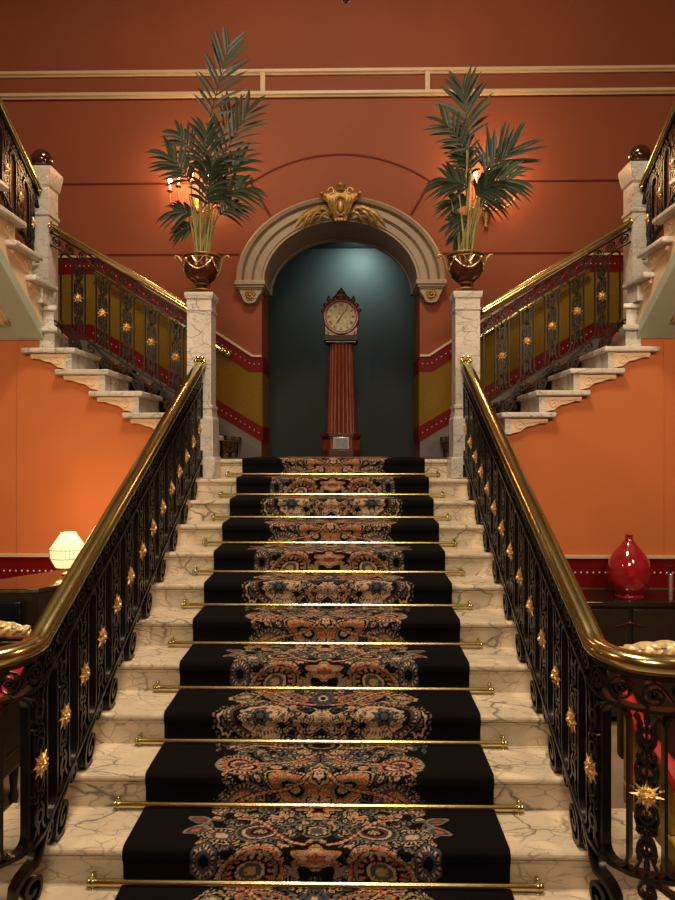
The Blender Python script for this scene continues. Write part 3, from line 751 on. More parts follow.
# ------------------------------------------------------------------ newels, urns
NXc = 1.10
def newel(s, nme):
    x = s*NXc+(-.015 if s<0 else .02); y = 5.72; z0 = R*12
    t = thing('newel_pedestal', 'white veined marble newel pedestal carrying the %s urn'%nme, 'newel post', (x,y,z0), 'marble newels at the head of the stairs')
    zt = HC+1.315
    b = MB(); h = .115
    b.box(x-.14,x+.14,y-.14,y+.14,z0,LZ+.02)
    b.build('base', M['mar2'], t, bevel=.008)
    b = MB()
    b.lathe([(.122*1.414,LZ+.02),(.122*1.414,LZ+.34),(.112*1.414,LZ+.36),(.108*1.414,LZ+.42),(.115*1.414,LZ+.43),(.115*1.414,LZ+.45),(.101*1.414,LZ+.46),(.101*1.414,zt-.16),(.108*1.414,zt-.15),(.108*1.414,zt-.135),(.101*1.414,zt-.13),(.103*1.414,zt-.06)], x, y, 0, 4, rot=PI/4)
    b.build('shaft', M['mar2'], t, angle=20)
    b = MB().lathe([(.103*1.414,zt-.06),(.114*1.414,zt-.05),(.120*1.414,zt-.02),(.120*1.414,zt)], x, y, 0, 4, rot=PI/4); b.build('capital', M['mar2'], t, smooth=False)
    # urn
    u = thing('urn', 'dark bronze urn with gilt scroll handles on the %s newel'%nme, 'urn', (x,y,zt), 'bronze urns on the newels')
    MB().box(x-.085,x+.085,y-.085,y+.085,zt,zt+.022).build('plinth', M['bronze'], u, bevel=.004)
    pr = [(.075,.022),(.085,.03),(.08,.045),(.05,.06),(.035,.075),(.045,.09),(.075,.105),(.115,.14),(.138,.19),(.146,.24),(.146,.30),(.152,.312),(.152,.325),(.138,.328),(.132,.31),(.125,.30)]
    MB().lathe(pr, x, y, zt, 32).build('body', M['bronze'], u, angle=60)
    for (r, z, rr) in ((.153,.322,.008),(.147,.295,.005),(.084,.034,.007),(.05,.088,.008)):
        MB().tube([(x+r*math.cos(q*PI/16), y+r*math.sin(q*PI/16), zt+z) for q in range(33)], rr, 6).build('gilt_band', M['gilta'], u)
    g = MB()
    for q in range(4):
        a0 = q*PI/2-PI*.5; 
        pts = []
        for i in range(13):
            f = i/12; a = a0-PI/4+f*PI/2; z = .275-.085*math.sin(PI*f); r = .153 if z > .22 else .153-.3*(.22-z)
            pts.append((x+r*math.cos(a), y+r*math.sin(a), zt+z))
        g.tube(pts, .006, 6); 
        for p in pts[::2]: g.ell(p, (.009,.009,.009), 6, 5)
        a = a0-PI/4; g.ell((x+.155*math.cos(a), y+.155*math.sin(a), zt+.28), (.016,.016,.016), 8, 6)
    a = -PI/2; g.tube([(x-.045,y-.15,zt+.29),(x-.02,y-.158,zt+.25),(x,y-.158,zt+.235),(x+.02,y-.158,zt+.25),(x+.045,y-.15,zt+.29)], .006, 6)
    g.build('garland', M['gilt'], u)
    for h in (-1,1):
        hd = MB(); pts = [(.10,.15),(.135,.165),(.155,.20),(.163,.25),(.175,.295),(.20,.325),(.225,.33),(.235,.315),(.222,.305)]
        hd.tube([(x+h*a, y, zt+z) for a,z in pts], [.010,.011,.010,.009,.010,.011,.012,.011,.007], 8, up=(0,1,0))
        hd.build('handle', M['gilta'], u)
    MB().lathe([(0,.29),(.128,.29),(.128,.30),(.06,.312),(0,.315)], x, y, zt, 20).build('soil', M['soil'], u)
    return x, y, zt
# ------------------------------------------------------------------ palms
def frond(b, base, start, tip, n, ln, bend=.0, spread=1.0, droop=.25, wid=.030, facing=Vector((0,-1,0))):
    """rachis from start to tip with leaflets; base->start is bare stalk"""
    base, start, tip = Vector(base), Vector(start), Vector(tip)
    ax = (tip-start); L = ax.length; axn = ax.normalized()
    side = axn.cross(facing).normalized(); nrm_ = side.cross(axn).normalized()
    def rp(u): return start+ax*u+Vector((0,0,1))*(-bend*u*u*L)+nrm_*0
    pts = [rp(i/8) for i in range(9)]
    b.tube(pts, [.006-.0045*i/8 for i in range(9)], 5)
    for i in range(n):
        u = (i+.3)/n*.98; p = rp(u)
        for h in (-1,1):
            l = ln*.88*(.62+.55*math.sin(PI*(.12+.80*u)))*random.uniform(.85,1.08)
            ang = math.radians(54-38*u+random.uniform(-5,5))*spread
            d = (axn*math.cos(ang)+side*h*math.sin(ang)+nrm_*random.uniform(-.18,.25)).normalized()
            w = wid*random.uniform(.8,1.1); wd = (axn*math.sin(ang)-side*h*math.cos(ang)).normalized()
            K = 6; vs = []
            for k in range(K+1):
                f = k/K; c = p+d*l*f+Vector((0,0,-1))*droop*l*f*f*1.0
                ww = w*(math.sin(PI*min(1,.10+.90*f))**.75)*.5+.0006
                if k == K: ww = .0005
                vs += [tuple(c-wd*ww+nrm_*ww*.35), tuple(c+nrm_*0), tuple(c+wd*ww+nrm_*ww*.35)]
            fs = []
            for k in range(K):
                for q in (0,1): fs.append((k*3+q, k*3+q+1, k*3+q+4, k*3+q+3))
            b.add(vs, fs)
def palm(x, y, zt, specs, label):
    t = thing('kentia_palm', label, 'palm', (x,y,zt+.31), 'potted palms on the urns')
    for (sx_, sz_, tx, tz, yo, n, ln, bend, droop, mt) in specs:
        Ys = y+yo
        S = P(sx_, sz_, Ys); T = P(tx, tz, y+yo*1.6); B = Vector((x+random.uniform(-.05,.05), y+random.uniform(-.05,.05), zt+.30))
        st_ = MB(); pts = []
        for i in range(9):
            f = i/8; q = B.lerp(S, f); q = q+Vector((0,0,.0))+Vector(((S.x-B.x)*(f*f-f)*.6, (S.y-B.y)*(f*f-f)*.6, 0)); pts.append(q)
        st_.tube(pts, [.010-.004*i/8 for i in range(9)], 6)
        fr = MB(); frond(fr, B, S, T, n, ln, bend, 1.0, droop)
        fo = fr.build('frond', M[mt], t, angle=70); st_.build('stem', M['stem'], fo)
    # loose cane cluster
    for i in range(9):
        a = i*2.4; r = .03+.008*i; B = Vector((x+.06*math.cos(a)*.8, y+.06*math.sin(a), zt+.30))
        b = MB(); b.tube([B, B+Vector((r*math.cos(a)*.4, r*math.sin(a)*.4, .22)), B+Vector((r*math.cos(a)*1.3, r*math.sin(a), .46+.03*(i%3)))], [.009,.008,.005], 6)
        b.build('cane', M['stem'], t)
specL = [
 (210,118,230,42, .00, 11,.34,.0,.10,'leaf'),
 (216,170,250,104,-.05,10,.34,.05,.18,'leaf'),
 (210,175,232,105,.06,8,.30,.0,.10,'leaf'),
 (200,165,178,128,.05,9,.27,.1,.35,'leaf'),
 (190,182,168,146,-.08,10,.30,.25,.35,'leaf'),
 (207,180,206,130,-.10,10,.30,.0,.25,'leaf'),
 (216,190,244,150,.00,10,.30,.2,.35,'leaf'),
 (218,200,246,176,-.08,9,.30,.4,.5,'leaf2'),
 (206,205,212,165,-.14,10,.30,.1,.45,'leaf'),
 (192,215,176,204,-.05,8,.22,.5,.6,'leaf'),
 (220,215,238,196,.05,8,.24,.5,.6,'leaf'),
 (194,228,178,226,.02,6,.15,.5,.5,'leaf2'),
 (213,205,226,178,.12,9,.30,.2,.4,'leaf'),
]
specR = [
 (469,138,463,88,.00,12,.36,.0,.20,'leaf'),
 (467,150,442,112,-.04,8,.26,.2,.25,'leaf'),
 (472,168,455,128,.05,8,.24,.15,.3,'leaf'),
 (484,176,512,148,-.05,10,.38,.05,.08,'leaf'),
 (486,172,496,150,.05,7,.30,.0,.05,'leaf'),
 (482,185,512,172,-.10,9,.30,.3,.35,'leaf2'),
 (468,188,448,172,-.08,10,.28,.35,.4,'leaf'),
 (470,176,462,152,.06,8,.24,.1,.35,'leaf'),
 (466,205,452,194,.0,8,.22,.5,.5,'leaf2'),
 (468,222,452,216,-.05,6,.17,.5,.5,'leaf'),
 (476,195,492,180,-.14,9,.26,.2,.4,'leaf'),
 (480,205,496,196,.05,6,.20,.4,.6,'leaf'),
 (462,230,456,236,.05,5,.12,.4,.5,'leaf2'),
]
xl_, yl_, zl_ = newel(-1, 'left'); xr2, yr2, zr2 = newel(1, 'right')
palm(xl_, yl_, zl_, specL, 'tall bushy kentia palm with one high frond, in the left urn')
palm(xr2, yr2, zr2, specR, 'slimmer kentia palm with open fan fronds, in the right urn')
# ------------------------------------------------------------------ side flights
LAB = {-1:'left', 1:'right'}
for s in (-1,1):
    nme = LAB[s]
    fl = thing('side_flight', 'marble upper flight with carved stone brackets, turning on the '+nme, 'staircase', (X0+s*1.06, 6.4, LZ), 'upper flights from the landing')
    def X(a): return X0+s*a
    def xb(a0,a1): return sorted((X(a0),X(a1)))
    for k in range(1,6):
        a = aK(k); z = H(k); yf = 5.86 if k == 1 else 5.555
        # slab
        b = MB(); b.box(*xb(a, a+.45), yf, YB-.03, z-.045, z); b.build('tread', M['mar2'], fl, bevel=.013)
        b = MB(); b.box(*xb(a+.035, a+.30), max(yf,5.71), YB-.03, H(k-1) if k>1 else LZ, z-.045)
        if k > 1: b.box(*xb(a+.035, a+.085), 5.585, 5.72, H(k-1), z-.045)
        b.build('riser', M['mar2'], fl)
        if k > 1:
            # carved scroll bracket under the tread end
            zt = z-.046; h = .18-.046
            pts = [(a+.085, zt),(a+.085, zt-h+.002)]
            for (u, v) in ((.12,-h+.012),(.16,-h+.020),(.19,-h+.045),(.22,-h+.062),(.26,-h+.068),(.30,-h+.082),(.33,-.042),(.36,-.042),(.385,-.030),(.39,-.012),(.38,0)):
                pts.append((a+u, zt+v))
            b = MB(); b.prismy([(X(p),q) for p,q in pts], 5.592, YW+.012)
            b.ell((X(a+.372), 5.60, zt-.026), (.018,.014,.018), 10, 7)
            br = b.build('bracket', M['brack'], fl, bevel=.003)
            g = MB(); sp = spiral(a+.155, zt-.062, .042, 1.6, 0, 1, 12)
            g.tube([(X(u), 5.590, v) for u,v in [(a+.36,zt-.025),(a+.30,zt-.030),(a+.24,zt-.034),(a+.205,zt-.045)]+sp], .0055, 5, up=(0,1,0))
            g.build('carved_scroll', M['brack'], br)
    # winders
    def poly(pts, z0, z1, name, m, bev=0):
        MB().prismz([(X(a),y) for a,y in pts], z0, z1).build(name, m, fl, bevel=bev, smooth=True)
    foot = {6:[(2.335,5.575),(2.56,5.575),(2.58,5.74),(4.1,5.74),(4.1,YB-.03),(2.75,YB-.03)], 7:[(2.345,5.60),(2.56,5.575),(2.58,5.74),(4.1,5.74),(4.1,YB-.03),(3.5,YB-.03)], 8:[(2.385,5.72),(2.385,5.30),(4.1,5.30),(4.1,6.5)]}
    ins = {6:[(2.375,5.62),(2.50,5.62),(2.54,5.76),(4.1,5.76),(4.1,YB-.04),(2.79,YB-.04)], 7:[(2.385,5.63),(2.50,5.62),(2.54,5.76),(4.1,5.76),(4.1,YB-.04),(3.54,YB-.04)], 8:[(2.42,5.70),(2.42,5.50),(4.1,5.50),(4.1,6.47)]}
    for k in (6,7,8):
        poly(foot[k], H(k)-.045, H(k), 'tread', M['mar2'], .013); poly(ins[k], H(k-1), H(k)-.045, 'riser', M['mar2'])
    def yk_(k): return 5.44-.275*(k-9)
    def zs(y): return HC+.92+.655*(5.62-y)
    KE = 17
    for k in range(9, KE):
        y = yk_(k); z = H(k)
        MB().box(*xb(2.385, 4.1), y-.45, y, z-.045, z).build('tread', M['mar2'], fl, bevel=.013)
        MB().box(*xb(2.475, 4.1), y-.275-.04, y-.035, H(k-1), z-.045).build('riser', M['mar2'], fl)
    for k in range(8, KE):
        y = yk_(k); z = H(k); zt = z-.046
        pts = [(y-.06, zt),(y-.06, zt-.134)]
        for (u,v) in ((.12,-.122),(.17,-.10),(.22,-.068),(.28,-.062),(.32,-.045),(.37,-.040),(.385,-.012),(.38,0)): pts.append((y-u, zt+v))
        b = MB(); b.prismx(pts, *xb(2.45, 2.485)); b.ell((X(2.452), y-.372, zt-.026), (.014,.018,.018), 8, 6)
        br = b.build('bracket', M['brack'], fl, bevel=.003)
        g = MB(); g.tube([(X(2.447), u, v) for u,v in spiral(y-.14, zt-.058, .040, 1.6, PI, -1, 12)], .0055, 5, up=(1,0,0)); g.build('carved_scroll', M['brack'], br)
    # string wall and sloping soffit
    ye = yk_(KE-1)-.3
    sp_ = [(5.615, zs(5.62)+.10)]
    p = [(5.60, zs(5.60)+.005)]
    for k in range(8, KE): p += [(yk_(k)-.035 if k > 8 else 5.60, H(k)-.05)] + [(yk_(k)-.275-.035, H(k)-.05)]
    p += [(ye, H(KE-1)-.05), (ye, zs(ye)+.005)]
    MB().prismx(p, *xb(2.47, 2.52)).build('string', M['brack'], fl, smooth=False)
    b = MB(); b.prismx([(5.62, zs(5.62)),(5.62, zs(5.62)+.10),(ye, zs(ye)+.10),(ye, zs(ye))], *xb(2.465, 4.1))
    so = b.build('soffit', M['soff'], fl, smooth=False)
    b = MB()
    y1, y2 = 5.45, 3.6
    for (a0,a1,ya,yb2) in ((2.66,2.71,y1,y2),(3.84,3.89,y1,y2),(2.66,3.89,y1,y1-.05),(2.66,3.89,y2+.05,y2)):
        b.prism([(a0,ya),(a1,ya),(a1,yb2),(a0,yb2)], lambda a,y:(X(a),y,zs(y)+.002), lambda a,y:(X(a),y,zs(y)-.018))
    b.build('panel_moulding', M['mould'], so, bevel=.005)
    # carpet on the straight part
    pf = []
    for k in range(1,6):
        pf += [(aK(k)+.030, (H(k-1) if k>1 else LZ)+.006),(aK(k)+.022, H(k)-.05),(aK(k)-.008, H(k)-.03),(aK(k)-.004, H(k)+.006),(aK(k)+.02, H(k)+.009)]
    pf.append((aK(6)+.02, H(5)+.009))
    carpet_mesh('carpet', pf, XC, lambda x,p,q: (X0+s*p, x*.83+6.68, q), v0=.3)
    cobj = bpy.data.objects['carpet'] if s < 0 else [o for o in bpy.data.objects if o.name.startswith('carpet') and o.name not in ('carpet','carpet_runner')][0]
    tag(cobj, 'patterned carpet strip climbing the %s side flight behind the newel'%nme, 'carpet')
    # corner post
    px_, py_ = X(2.585), 5.855; zb = H(5); zt = HC+2.43
    t = thing('corner_post', 'tall veined marble post with dark ball at the %s turn of the stairs'%nme, 'newel post', (px_,py_,zb), 'marble posts at the turns')
    h = .096
    MB().lathe([(h*1.414,H(5)),(h*1.414,zt-.42),((h+.012)*1.414,zt-.41),((h+.012)*1.414,zt-.385),(h*1.414,zt-.375),(h*1.414,zt-.17)], px_, py_, 0, 4, rot=PI/4).build('shaft', M['mar2'], t, angle=20)
    MB().lathe([(h*1.414,zt-.17),((h+.012)*1.414,zt-.15),((h+.018)*1.414,zt-.12),((h+.026)*1.414,zt-.07),((h+.032)*1.414,zt-.03),((h+.032)*1.414,zt)], px_, py_, 0, 4, rot=PI/4).build('capital', M['mar2'], t, smooth=False)
    b = MB(); b.lathe([(.04,0),(.05,.008),(.035,.015)], px_, py_, zt, 20); b.ell((px_,py_,zt+.098), (.093,.093,.093), 28, 18); b.build('ball_finial', M['ball'], t)
    # side railing
    a0, a1 = 1.215, 2.49
    def zr(a): return HC+1.155+.60*(a-1.24+.04)
    path = Path([(X(a0),5.74,zr(a0)),(X((a0+a1)/2),5.77,zr((a0+a1)/2)),(X(a1),5.80,zr(a1))])
    root = thing('landing_balustrade', 'bronzed iron balustrade with brass rail between newel and corner post, '+nme, 'balustrade', (X(1.8),5.77,H(3)), 'balustrades of the upper flights')
    feet = [(aK(k)-a0+.10, H(k), .062, -1 if False else 1) for k in range(1,6) if aK(k)-a0+.1 > .05]
    railing(root, path, 0, path.L, M['irond'], low=-.79, top=-.155, first=.80, rs=.052, bw_=.018, feet=feet, rail_sec=(.044,.038), railmat=M['gold'], spacing=.214)
    MB().ell((X(a1-.01), 5.80, zr(a1)), (.022,.05,.05), 12, 8).build('rail_end_plate', M['gold'], root)
    # upper railing
    def zu(y): return HC+2.23+.62*(5.74-y)
    path = Path([(X(2.575),5.74,zu(5.74)),(X(2.575),4.6,zu(4.6)),(X(2.575),3.4,zu(3.4))])
    root = thing('upper_balustrade', 'dark iron balustrade with brass rail rising to the upper floor, at %s edge'%nme, 'balustrade', (X(2.47),5.0,H(9)), 'balustrades to the upper floor')
    railing(root, path, 0, path.L, M['iron'], low=-.62, top=-.155, first=.5, rs=.046, bw_=.024, feet=None, rail_sec=(.040,.034), railmat=M['goldd'])
    MB().ell((X(2.575), 5.735, zu(5.74)), (.045,.02,.05), 12, 8).build('rail_end_plate', M['gold'], root)
# ------------------------------------------------------------------ sconces
def sconce(px, label, side):
    x = xpx(px); z = zpx(205); y = YB-.03
    t = thing('wall_sconce', label, 'wall lamp', (x, YB, z), 'candle sconces on the back wall')
    b = MB(); b.lathe([(.0,-.27),(.018,-.26),(.025,-.24),(.012,-.21),(.03,-.17),(.05,-.10),(.03,-.03),(.045,.02),(.03,.07),(.0,.11)], x, y, z, 12, sy=.5)
    b.ell((x, y-.02, z-.05), (.04,.02,.05), 12, 8)
    b.build('backplate', M['gilta'], t)
    for i, (dx, dy, dz) in enumerate(((-.26,-.12,.10),(-.15,-.2,.12),(0,-.24,.14),(.15,-.2,.10),(.27,-.12,.06))):
        E = Vector((x+dx, y+dy, z+dz))
        pts = [Vector((x, y-.02, z-.06)), Vector((x+dx*.3, y+dy*.4, z-.10)), Vector((x+dx*.75, y+dy*.8, z-.07)), Vector((x+dx, y+dy, z-.01)), E]
        a = MB(); a.tube(pts, .009, 7); a.lathe([(0,-.015),(.02,-.01),(.035,.005),(.03,.01),(.015,.012),(0,.02)], E.x, E.y, E.z, 12)
        ao = a.build('arm', M['gilta'], t)
        MB().lathe([(.011,0),(.011,.075)], E.x, E.y, E.z+.01, 10).build('candle_tube', M['candle'], ao)
        MB().ell((E.x, E.y, E.z+.115), (.020,.020,.032), 12, 8).build('bulb', M['bulb'], ao)
    l = bpy.data.lights.new('sconce_light', 'POINT'); l.energy = SC_E; l.color = (1,.55,.22); l.shadow_soft_size = .12
    lo = bpy.data.objects.new('sconce_light', l); C.objects.link(lo); lo.location = (x, y-.22, z+.24)
SC_E = 32
sconce(197, 'gilt five-candle wall sconce lit behind the left palm', -1)
sconce(485, 'gilt five-candle wall sconce lit behind the right palm', 1)
# ------------------------------------------------------------------ clock
def sc(px): return px*8.3/F
cxk = X0-.005; cyk = 8.35
def zk(y): return HC+(450-y)/F*8.12
clk = thing('longcase_clock', 'tall mahogany column clock with round cream dial, standing in the niche', 'clock', (cxk, cyk, LZ))
def octp(hw, d, z0, z1, b):
    c = hw*.4; p = [(-hw,d),(-hw,-d+c),(-hw+c,-d),(hw-c,-d),(hw,-d+c),(hw,d)]
    b.prismz([(cxk+x, cyk+y) for x,y in p], z0, z1)
b = MB(); octp(.225,.19,LZ,zk(436),b); b.build('base', M['mahog'], clk, bevel=.004)
b = MB(); octp(.25,.21,LZ,LZ+.08,b); octp(.25,.21,zk(437),zk(433),b); octp(.235,.20,zk(439),zk(437),b); b.build('base_moulding', M['mahogd'], clk, bevel=.006)
b = MB(); b.box(cxk-.10,cxk+.10,cyk-.205,cyk-.19,LZ+.09,zk(437)); b.build('panel_frame', M['silver'], clk, bevel=.003)
MB().box(cxk-.068,cxk+.068,cyk-.209,cyk-.204,LZ+.10,zk(439)).build('base_panel', M['panel'], clk)
nf = 10; rings = []
zb0, zt0 = zk(433), zk(341)
for (z, w) in ((zb0,.192),(zb0+.03,.180),(zt0-.03,.152),(zt0,.160)):
    ring = []
    for i in range(216):
        a = 2*PI*i/216; rr = w*(1-.085*abs(math.sin(10*a))**.6) 
        rr = w*(.84+.16*abs(math.cos(9*a))**.6)
        ring.append((cxk+rr*math.cos(a), cyk+.9*rr*math.sin(a), z))
    rings.append(ring)
MB().loft(rings).build('fluted_column', M['mahog'], clk, angle=60)
b = MB(); b.box(cxk-.205,cxk+.205,cyk-.19,cyk+.17,zk(340),zk(334.5)); b.build('shelf_slab', M['slate'], clk, bevel=.006)
b = MB(); b.box(cxk-.185,cxk+.185,cyk-.16,cyk+.15,zk(341.5),zk(340)); b.build('neck_moulding', M['mahogd'], clk, bevel=.004)
zd = zk(316); yd = cyk-.17; RD = .178
hd = MB()
hd.prismy([(cxk+.222*math.cos(i*PI/24), zd+.222*math.sin(i*PI/24)) for i in range(48)], yd, cyk+.12)
hd.prismy([(cxk-.19,zk(334.5)),(cxk-.20,zd-.10),(cxk+.20,zd-.10),(cxk+.19,zk(334.5))], yd, cyk+.12)
hood = hd.build('hood', M['mahog'], clk, bevel=.006)
b = MB(); b.tube([(cxk+.197*math.cos(i*PI/24), yd-.005, zd+.197*math.sin(i*PI/24)) for i in range(49)], .020, 10, up=(0,1,0)); b.build('bezel', M['mahog'], hood)
b = MB()
for i in range(9):
    a = PI/2+(i-4)*.30; r = .235; sz = .028+.016*(4-abs(i-4))/4
    b.ell((cxk+r*math.cos(a), yd+.03, zd+r*math.sin(a)), (sz,.025,sz), 10, 7)
for (x, z, r) in ((0,.275,.05),(-.04,.262,.032),(.04,.262,.032),(0,.315,.032),(-.03,.30,.022),(.03,.30,.022),(0,.345,.016)):
    b.ell((cxk+x, yd+.03, zd+z), (r,.025,r), 12, 8)
for s in (-1,1):
    b.ell((cxk+s*.15, yd+.03, zd+.215), (.028,.025,.03), 10, 7); b.ell((cxk+s*.15, yd+.03, zd+.25), (.014,.014,.016), 8, 6)
b.build('carved_crest', M['mahogd'], hood)
b = MB()
for s in (-1,1):
    b.tube([(cxk+s*u, yd-.005, v) for u,v in spiral(.175, zk(334.5)+.03, .028, 1.5, PI/2, 1, 10)], .008, 6, up=(0,1,0))
b.build('carved_volutes', M['mahog'], hood)
MB().prismy([(cxk+.183*math.cos(i*PI/24), zd+.183*math.sin(i*PI/24)) for i in range(48)], yd-.008, yd+.005).build('dial', M['dial'], clk)
dl = [o for o in clk.children if o.name.startswith('dial')][0]
for i, rn in enumerate(['XII','I','II','III','IIII','V','VI','VII','VIII','IX','X','XI']):
    cu = bpy.data.curves.new('numeral', 'FONT'); cu.body = rn; cu.size = .050; cu.align_x = 'CENTER'; cu.align_y = 'CENTER'; cu.extrude = .0015; cu.offset = .0015
    to = bpy.data.objects.new('tmp', cu); C.objects.link(to); bpy.context.view_layer.update()
    me = bpy.data.meshes.new_from_object(to.evaluated_get(bpy.context.evaluated_depsgraph_get())); C.objects.unlink(to); bpy.data.objects.remove(to)
    me.materials.clear(); me.materials.append(M['inkm'])
    an = -i*PI/6
    no = bpy.data.objects.new('numeral', me); C.objects.link(no); no.parent = dl
    p = Vector((cxk+.143*math.sin(-an), yd-.011, zd+.143*math.cos(an)))-PLOC[clk.name]
    no.matrix_local = Matrix.Translation(p) @ Matrix.Rotation(-an, 4, 'Y') @ Matrix.Rotation(PI/2, 4, 'X') @ Matrix.Diagonal((.8,1,1,1))
b = MB()
for r in (.172,.112):
    b.tube([(cxk+r*math.cos(i*PI/24), yd-.009, zd+r*math.sin(i*PI/24)) for i in range(49)], .0015, 4, up=(0,1,0))
for sg in (-1,1): b.tube([(cxk+.028*math.cos(i*PI/12), yd-.009, zd+sg*.062+.028*math.sin(i*PI/12)) for i in range(25)], .0022, 4, up=(0,1,0))
for sg in (-1,1): b.ell((cxk+sg*.052, yd-.008, zd-.005), (.008,.003,.008), 8, 5)
b.build('dial_rings', M['inkm'], dl)
def hand(nm_, ang, l, w):
    b = MB(); d = Vector((math.sin(ang), math.cos(ang))); n = Vector((d.y, -d.x))
    p = [(-d*.03)+n*w*.5, (-d*.03)-n*w*.5, d*l*.7-n*w, d*l, d*l*.7+n*w]
    b.prismy([(cxk+q.x, zd+q.y) for q in p], yd-.016, yd-.013); b.build(nm_, M['inkm'], clk)
hand('minute_hand', math.radians(38), .150, .005); hand('hour_hand', math.radians(214), .115, .008)
# ------------------------------------------------------------------ furniture, right
tv = -1
cab = thing('sideboard', 'long black lacquered sideboard against the right wall, under the red vase', 'sideboard', (2.55, 5.36, 0))
cx0, cx1, cy0, cy1, ct = 1.62, 3.5, 5.13, 5.60, .955
MB().box(cx0+.03,cx1-.03,cy0+.03,cy1,.08,ct-.035).build('body', M['lacqd'], cab, bevel=.004)
MB().box(cx0,cx1,cy0,cy1,ct-.035,ct).build('top', M['lacq'], cab, bevel=.006)
for i in range(3):
    xa = cx0+.06+i*.60; d = MB().box(xa,xa+.57,cy0+.012,cy0+.03,ct-.33,ct-.06).build('drawer', M['lacqd'], cab, bevel=.005)
    h = MB(); xc = 2.26+(i-1)*.60
    for q in range(-4,5): h.ell((xc+q*.024, cy0+.006, ct-.17+.012*math.cos(q*.8)), (.016,.007,.009-.001*abs(q)), 8, 5)
    h.build('carved_pull', M['bronze'], d)
    MB().box(xa,xa+.57,cy0+.012,cy0+.03,.12,ct-.36).build('door', M['lacqd'], cab, bevel=.005)
for x in (cx0+.08, cx1-.08):
    for y in (cy0+.08, cy1-.06): MB().box(x-.03,x+.03,y-.03,y+.03,0,.09).build('foot', M['lacqd'], cab)
vx, vy = 2.315, 5.30
vp = [(0,0),(.105,0),(.110,.012),(.100,.02),(.098,.03),(.115,.045),(.145,.09),(.160,.14),(.163,.19),(.158,.24),(.145,.285),(.122,.33),(.088,.375),(.056,.41),(.036,.44),(.028,.46),(.030,.485),(.024,.486),(.020,.47)]
v = MB().lathe(vp, vx, vy, ct+.001, 40).build('vase', M['redv'], None, angle=60)
tag(v, 'glossy crimson teardrop vase on the black sideboard', 'vase')
bt = thing('slim_bottle', 'slim silver bottle with dark pump top beside the red vase', 'bottle', (2.59,5.20,ct+.001))
MB().lathe([(0,0),(.016,0),(.016,.19),(.012,.20),(0,.20)], 2.59,5.20,ct+.001,16).build('body', M['silver'], bt)
MB().lathe([(0,.20),(.008,.20),(.008,.235),(.012,.24),(.012,.255),(.004,.26),(.003,.285),(0,.286)], 2.59,5.20,ct+.001,12).build('pump', M['lacqd'], bt)
# left lacquer cabinet and lamp
pol = [(-2.75,4.40),(-1.92,4.45),(-1.70,4.85),(-1.70,5.50),(-1.85,5.50),(-2.36,4.75),(-2.75,4.55)]
lc = thing('corner_cabinet', 'black lacquered angled cabinet beside the left balustrade, under the lamp', 'cabinet', (-2.1,4.8,0))
zl = HC-.92
MB().prismz(pol, zl-.03, zl).build('top', M['lacq'], lc, bevel=.004)
ip = [(x*.985+(-2.1)*.015, y*.985+4.85*.015) for x,y in pol]
MB().prismz(ip, .0, zl-.03).build('body', M['lacqd'], lc)
b = MB(); b.box(-2.62,-2.02,4.395,4.42,.35,zl-.08); b.build('front_panel', M['screen'], lc, bevel=.004)
lx, ly = -1.945, 4.98
lp = thing('table_lamp', 'glowing cream pleated table lamp on the black cabinet', 'lamp', (lx,ly,zl))
MB().lathe([(0,0),(.05,0),(.05,.008),(.012,.02),(.01,.12),(0,.12)], lx, ly, zl+.001, 16).build('base', M['goldd'], lp)
sh = MB(); rings = []
for (r, z) in ((.088,.055),(.125,.125),(.128,.19),(.052,.305)):
    rings.append([(lx+r*(1+.02*math.cos(22*2*PI*i/132))*math.cos(2*PI*i/132), ly+r*(1+.02*math.cos(22*2*PI*i/132))*math.sin(2*PI*i/132), zl+z) for i in range(132)])
sh.loft(rings, caps=False); so = sh.build('lamp_shade', M['shade'], lp, angle=60)
b = MB()
for (r, z) in ((.090,.055),(.127,.125),(.130,.19),(.054,.305)):
    b.tube([(lx+r*math.cos(i*PI/20), ly+r*math.sin(i*PI/20), zl+z) for i in range(41)], .0028, 5)
for i in range(28):
    a = i*2*PI/28; b.tube([(lx+r*1.01*math.cos(a), ly+r*1.01*math.sin(a), zl+z) for r,z in ((.127,.125),(.130,.19))], .0016, 4)
b.build('shade_wires', M['shader'], so)
l = bpy.data.lights.new('lamp_light','POINT'); l.energy = 16; l.color = (1,.62,.28); l.shadow_soft_size = .12
lo = bpy.data.objects.new('lamp_light', l); C.objects.link(lo); lo.location = (lx, ly+.02, zl+.36)
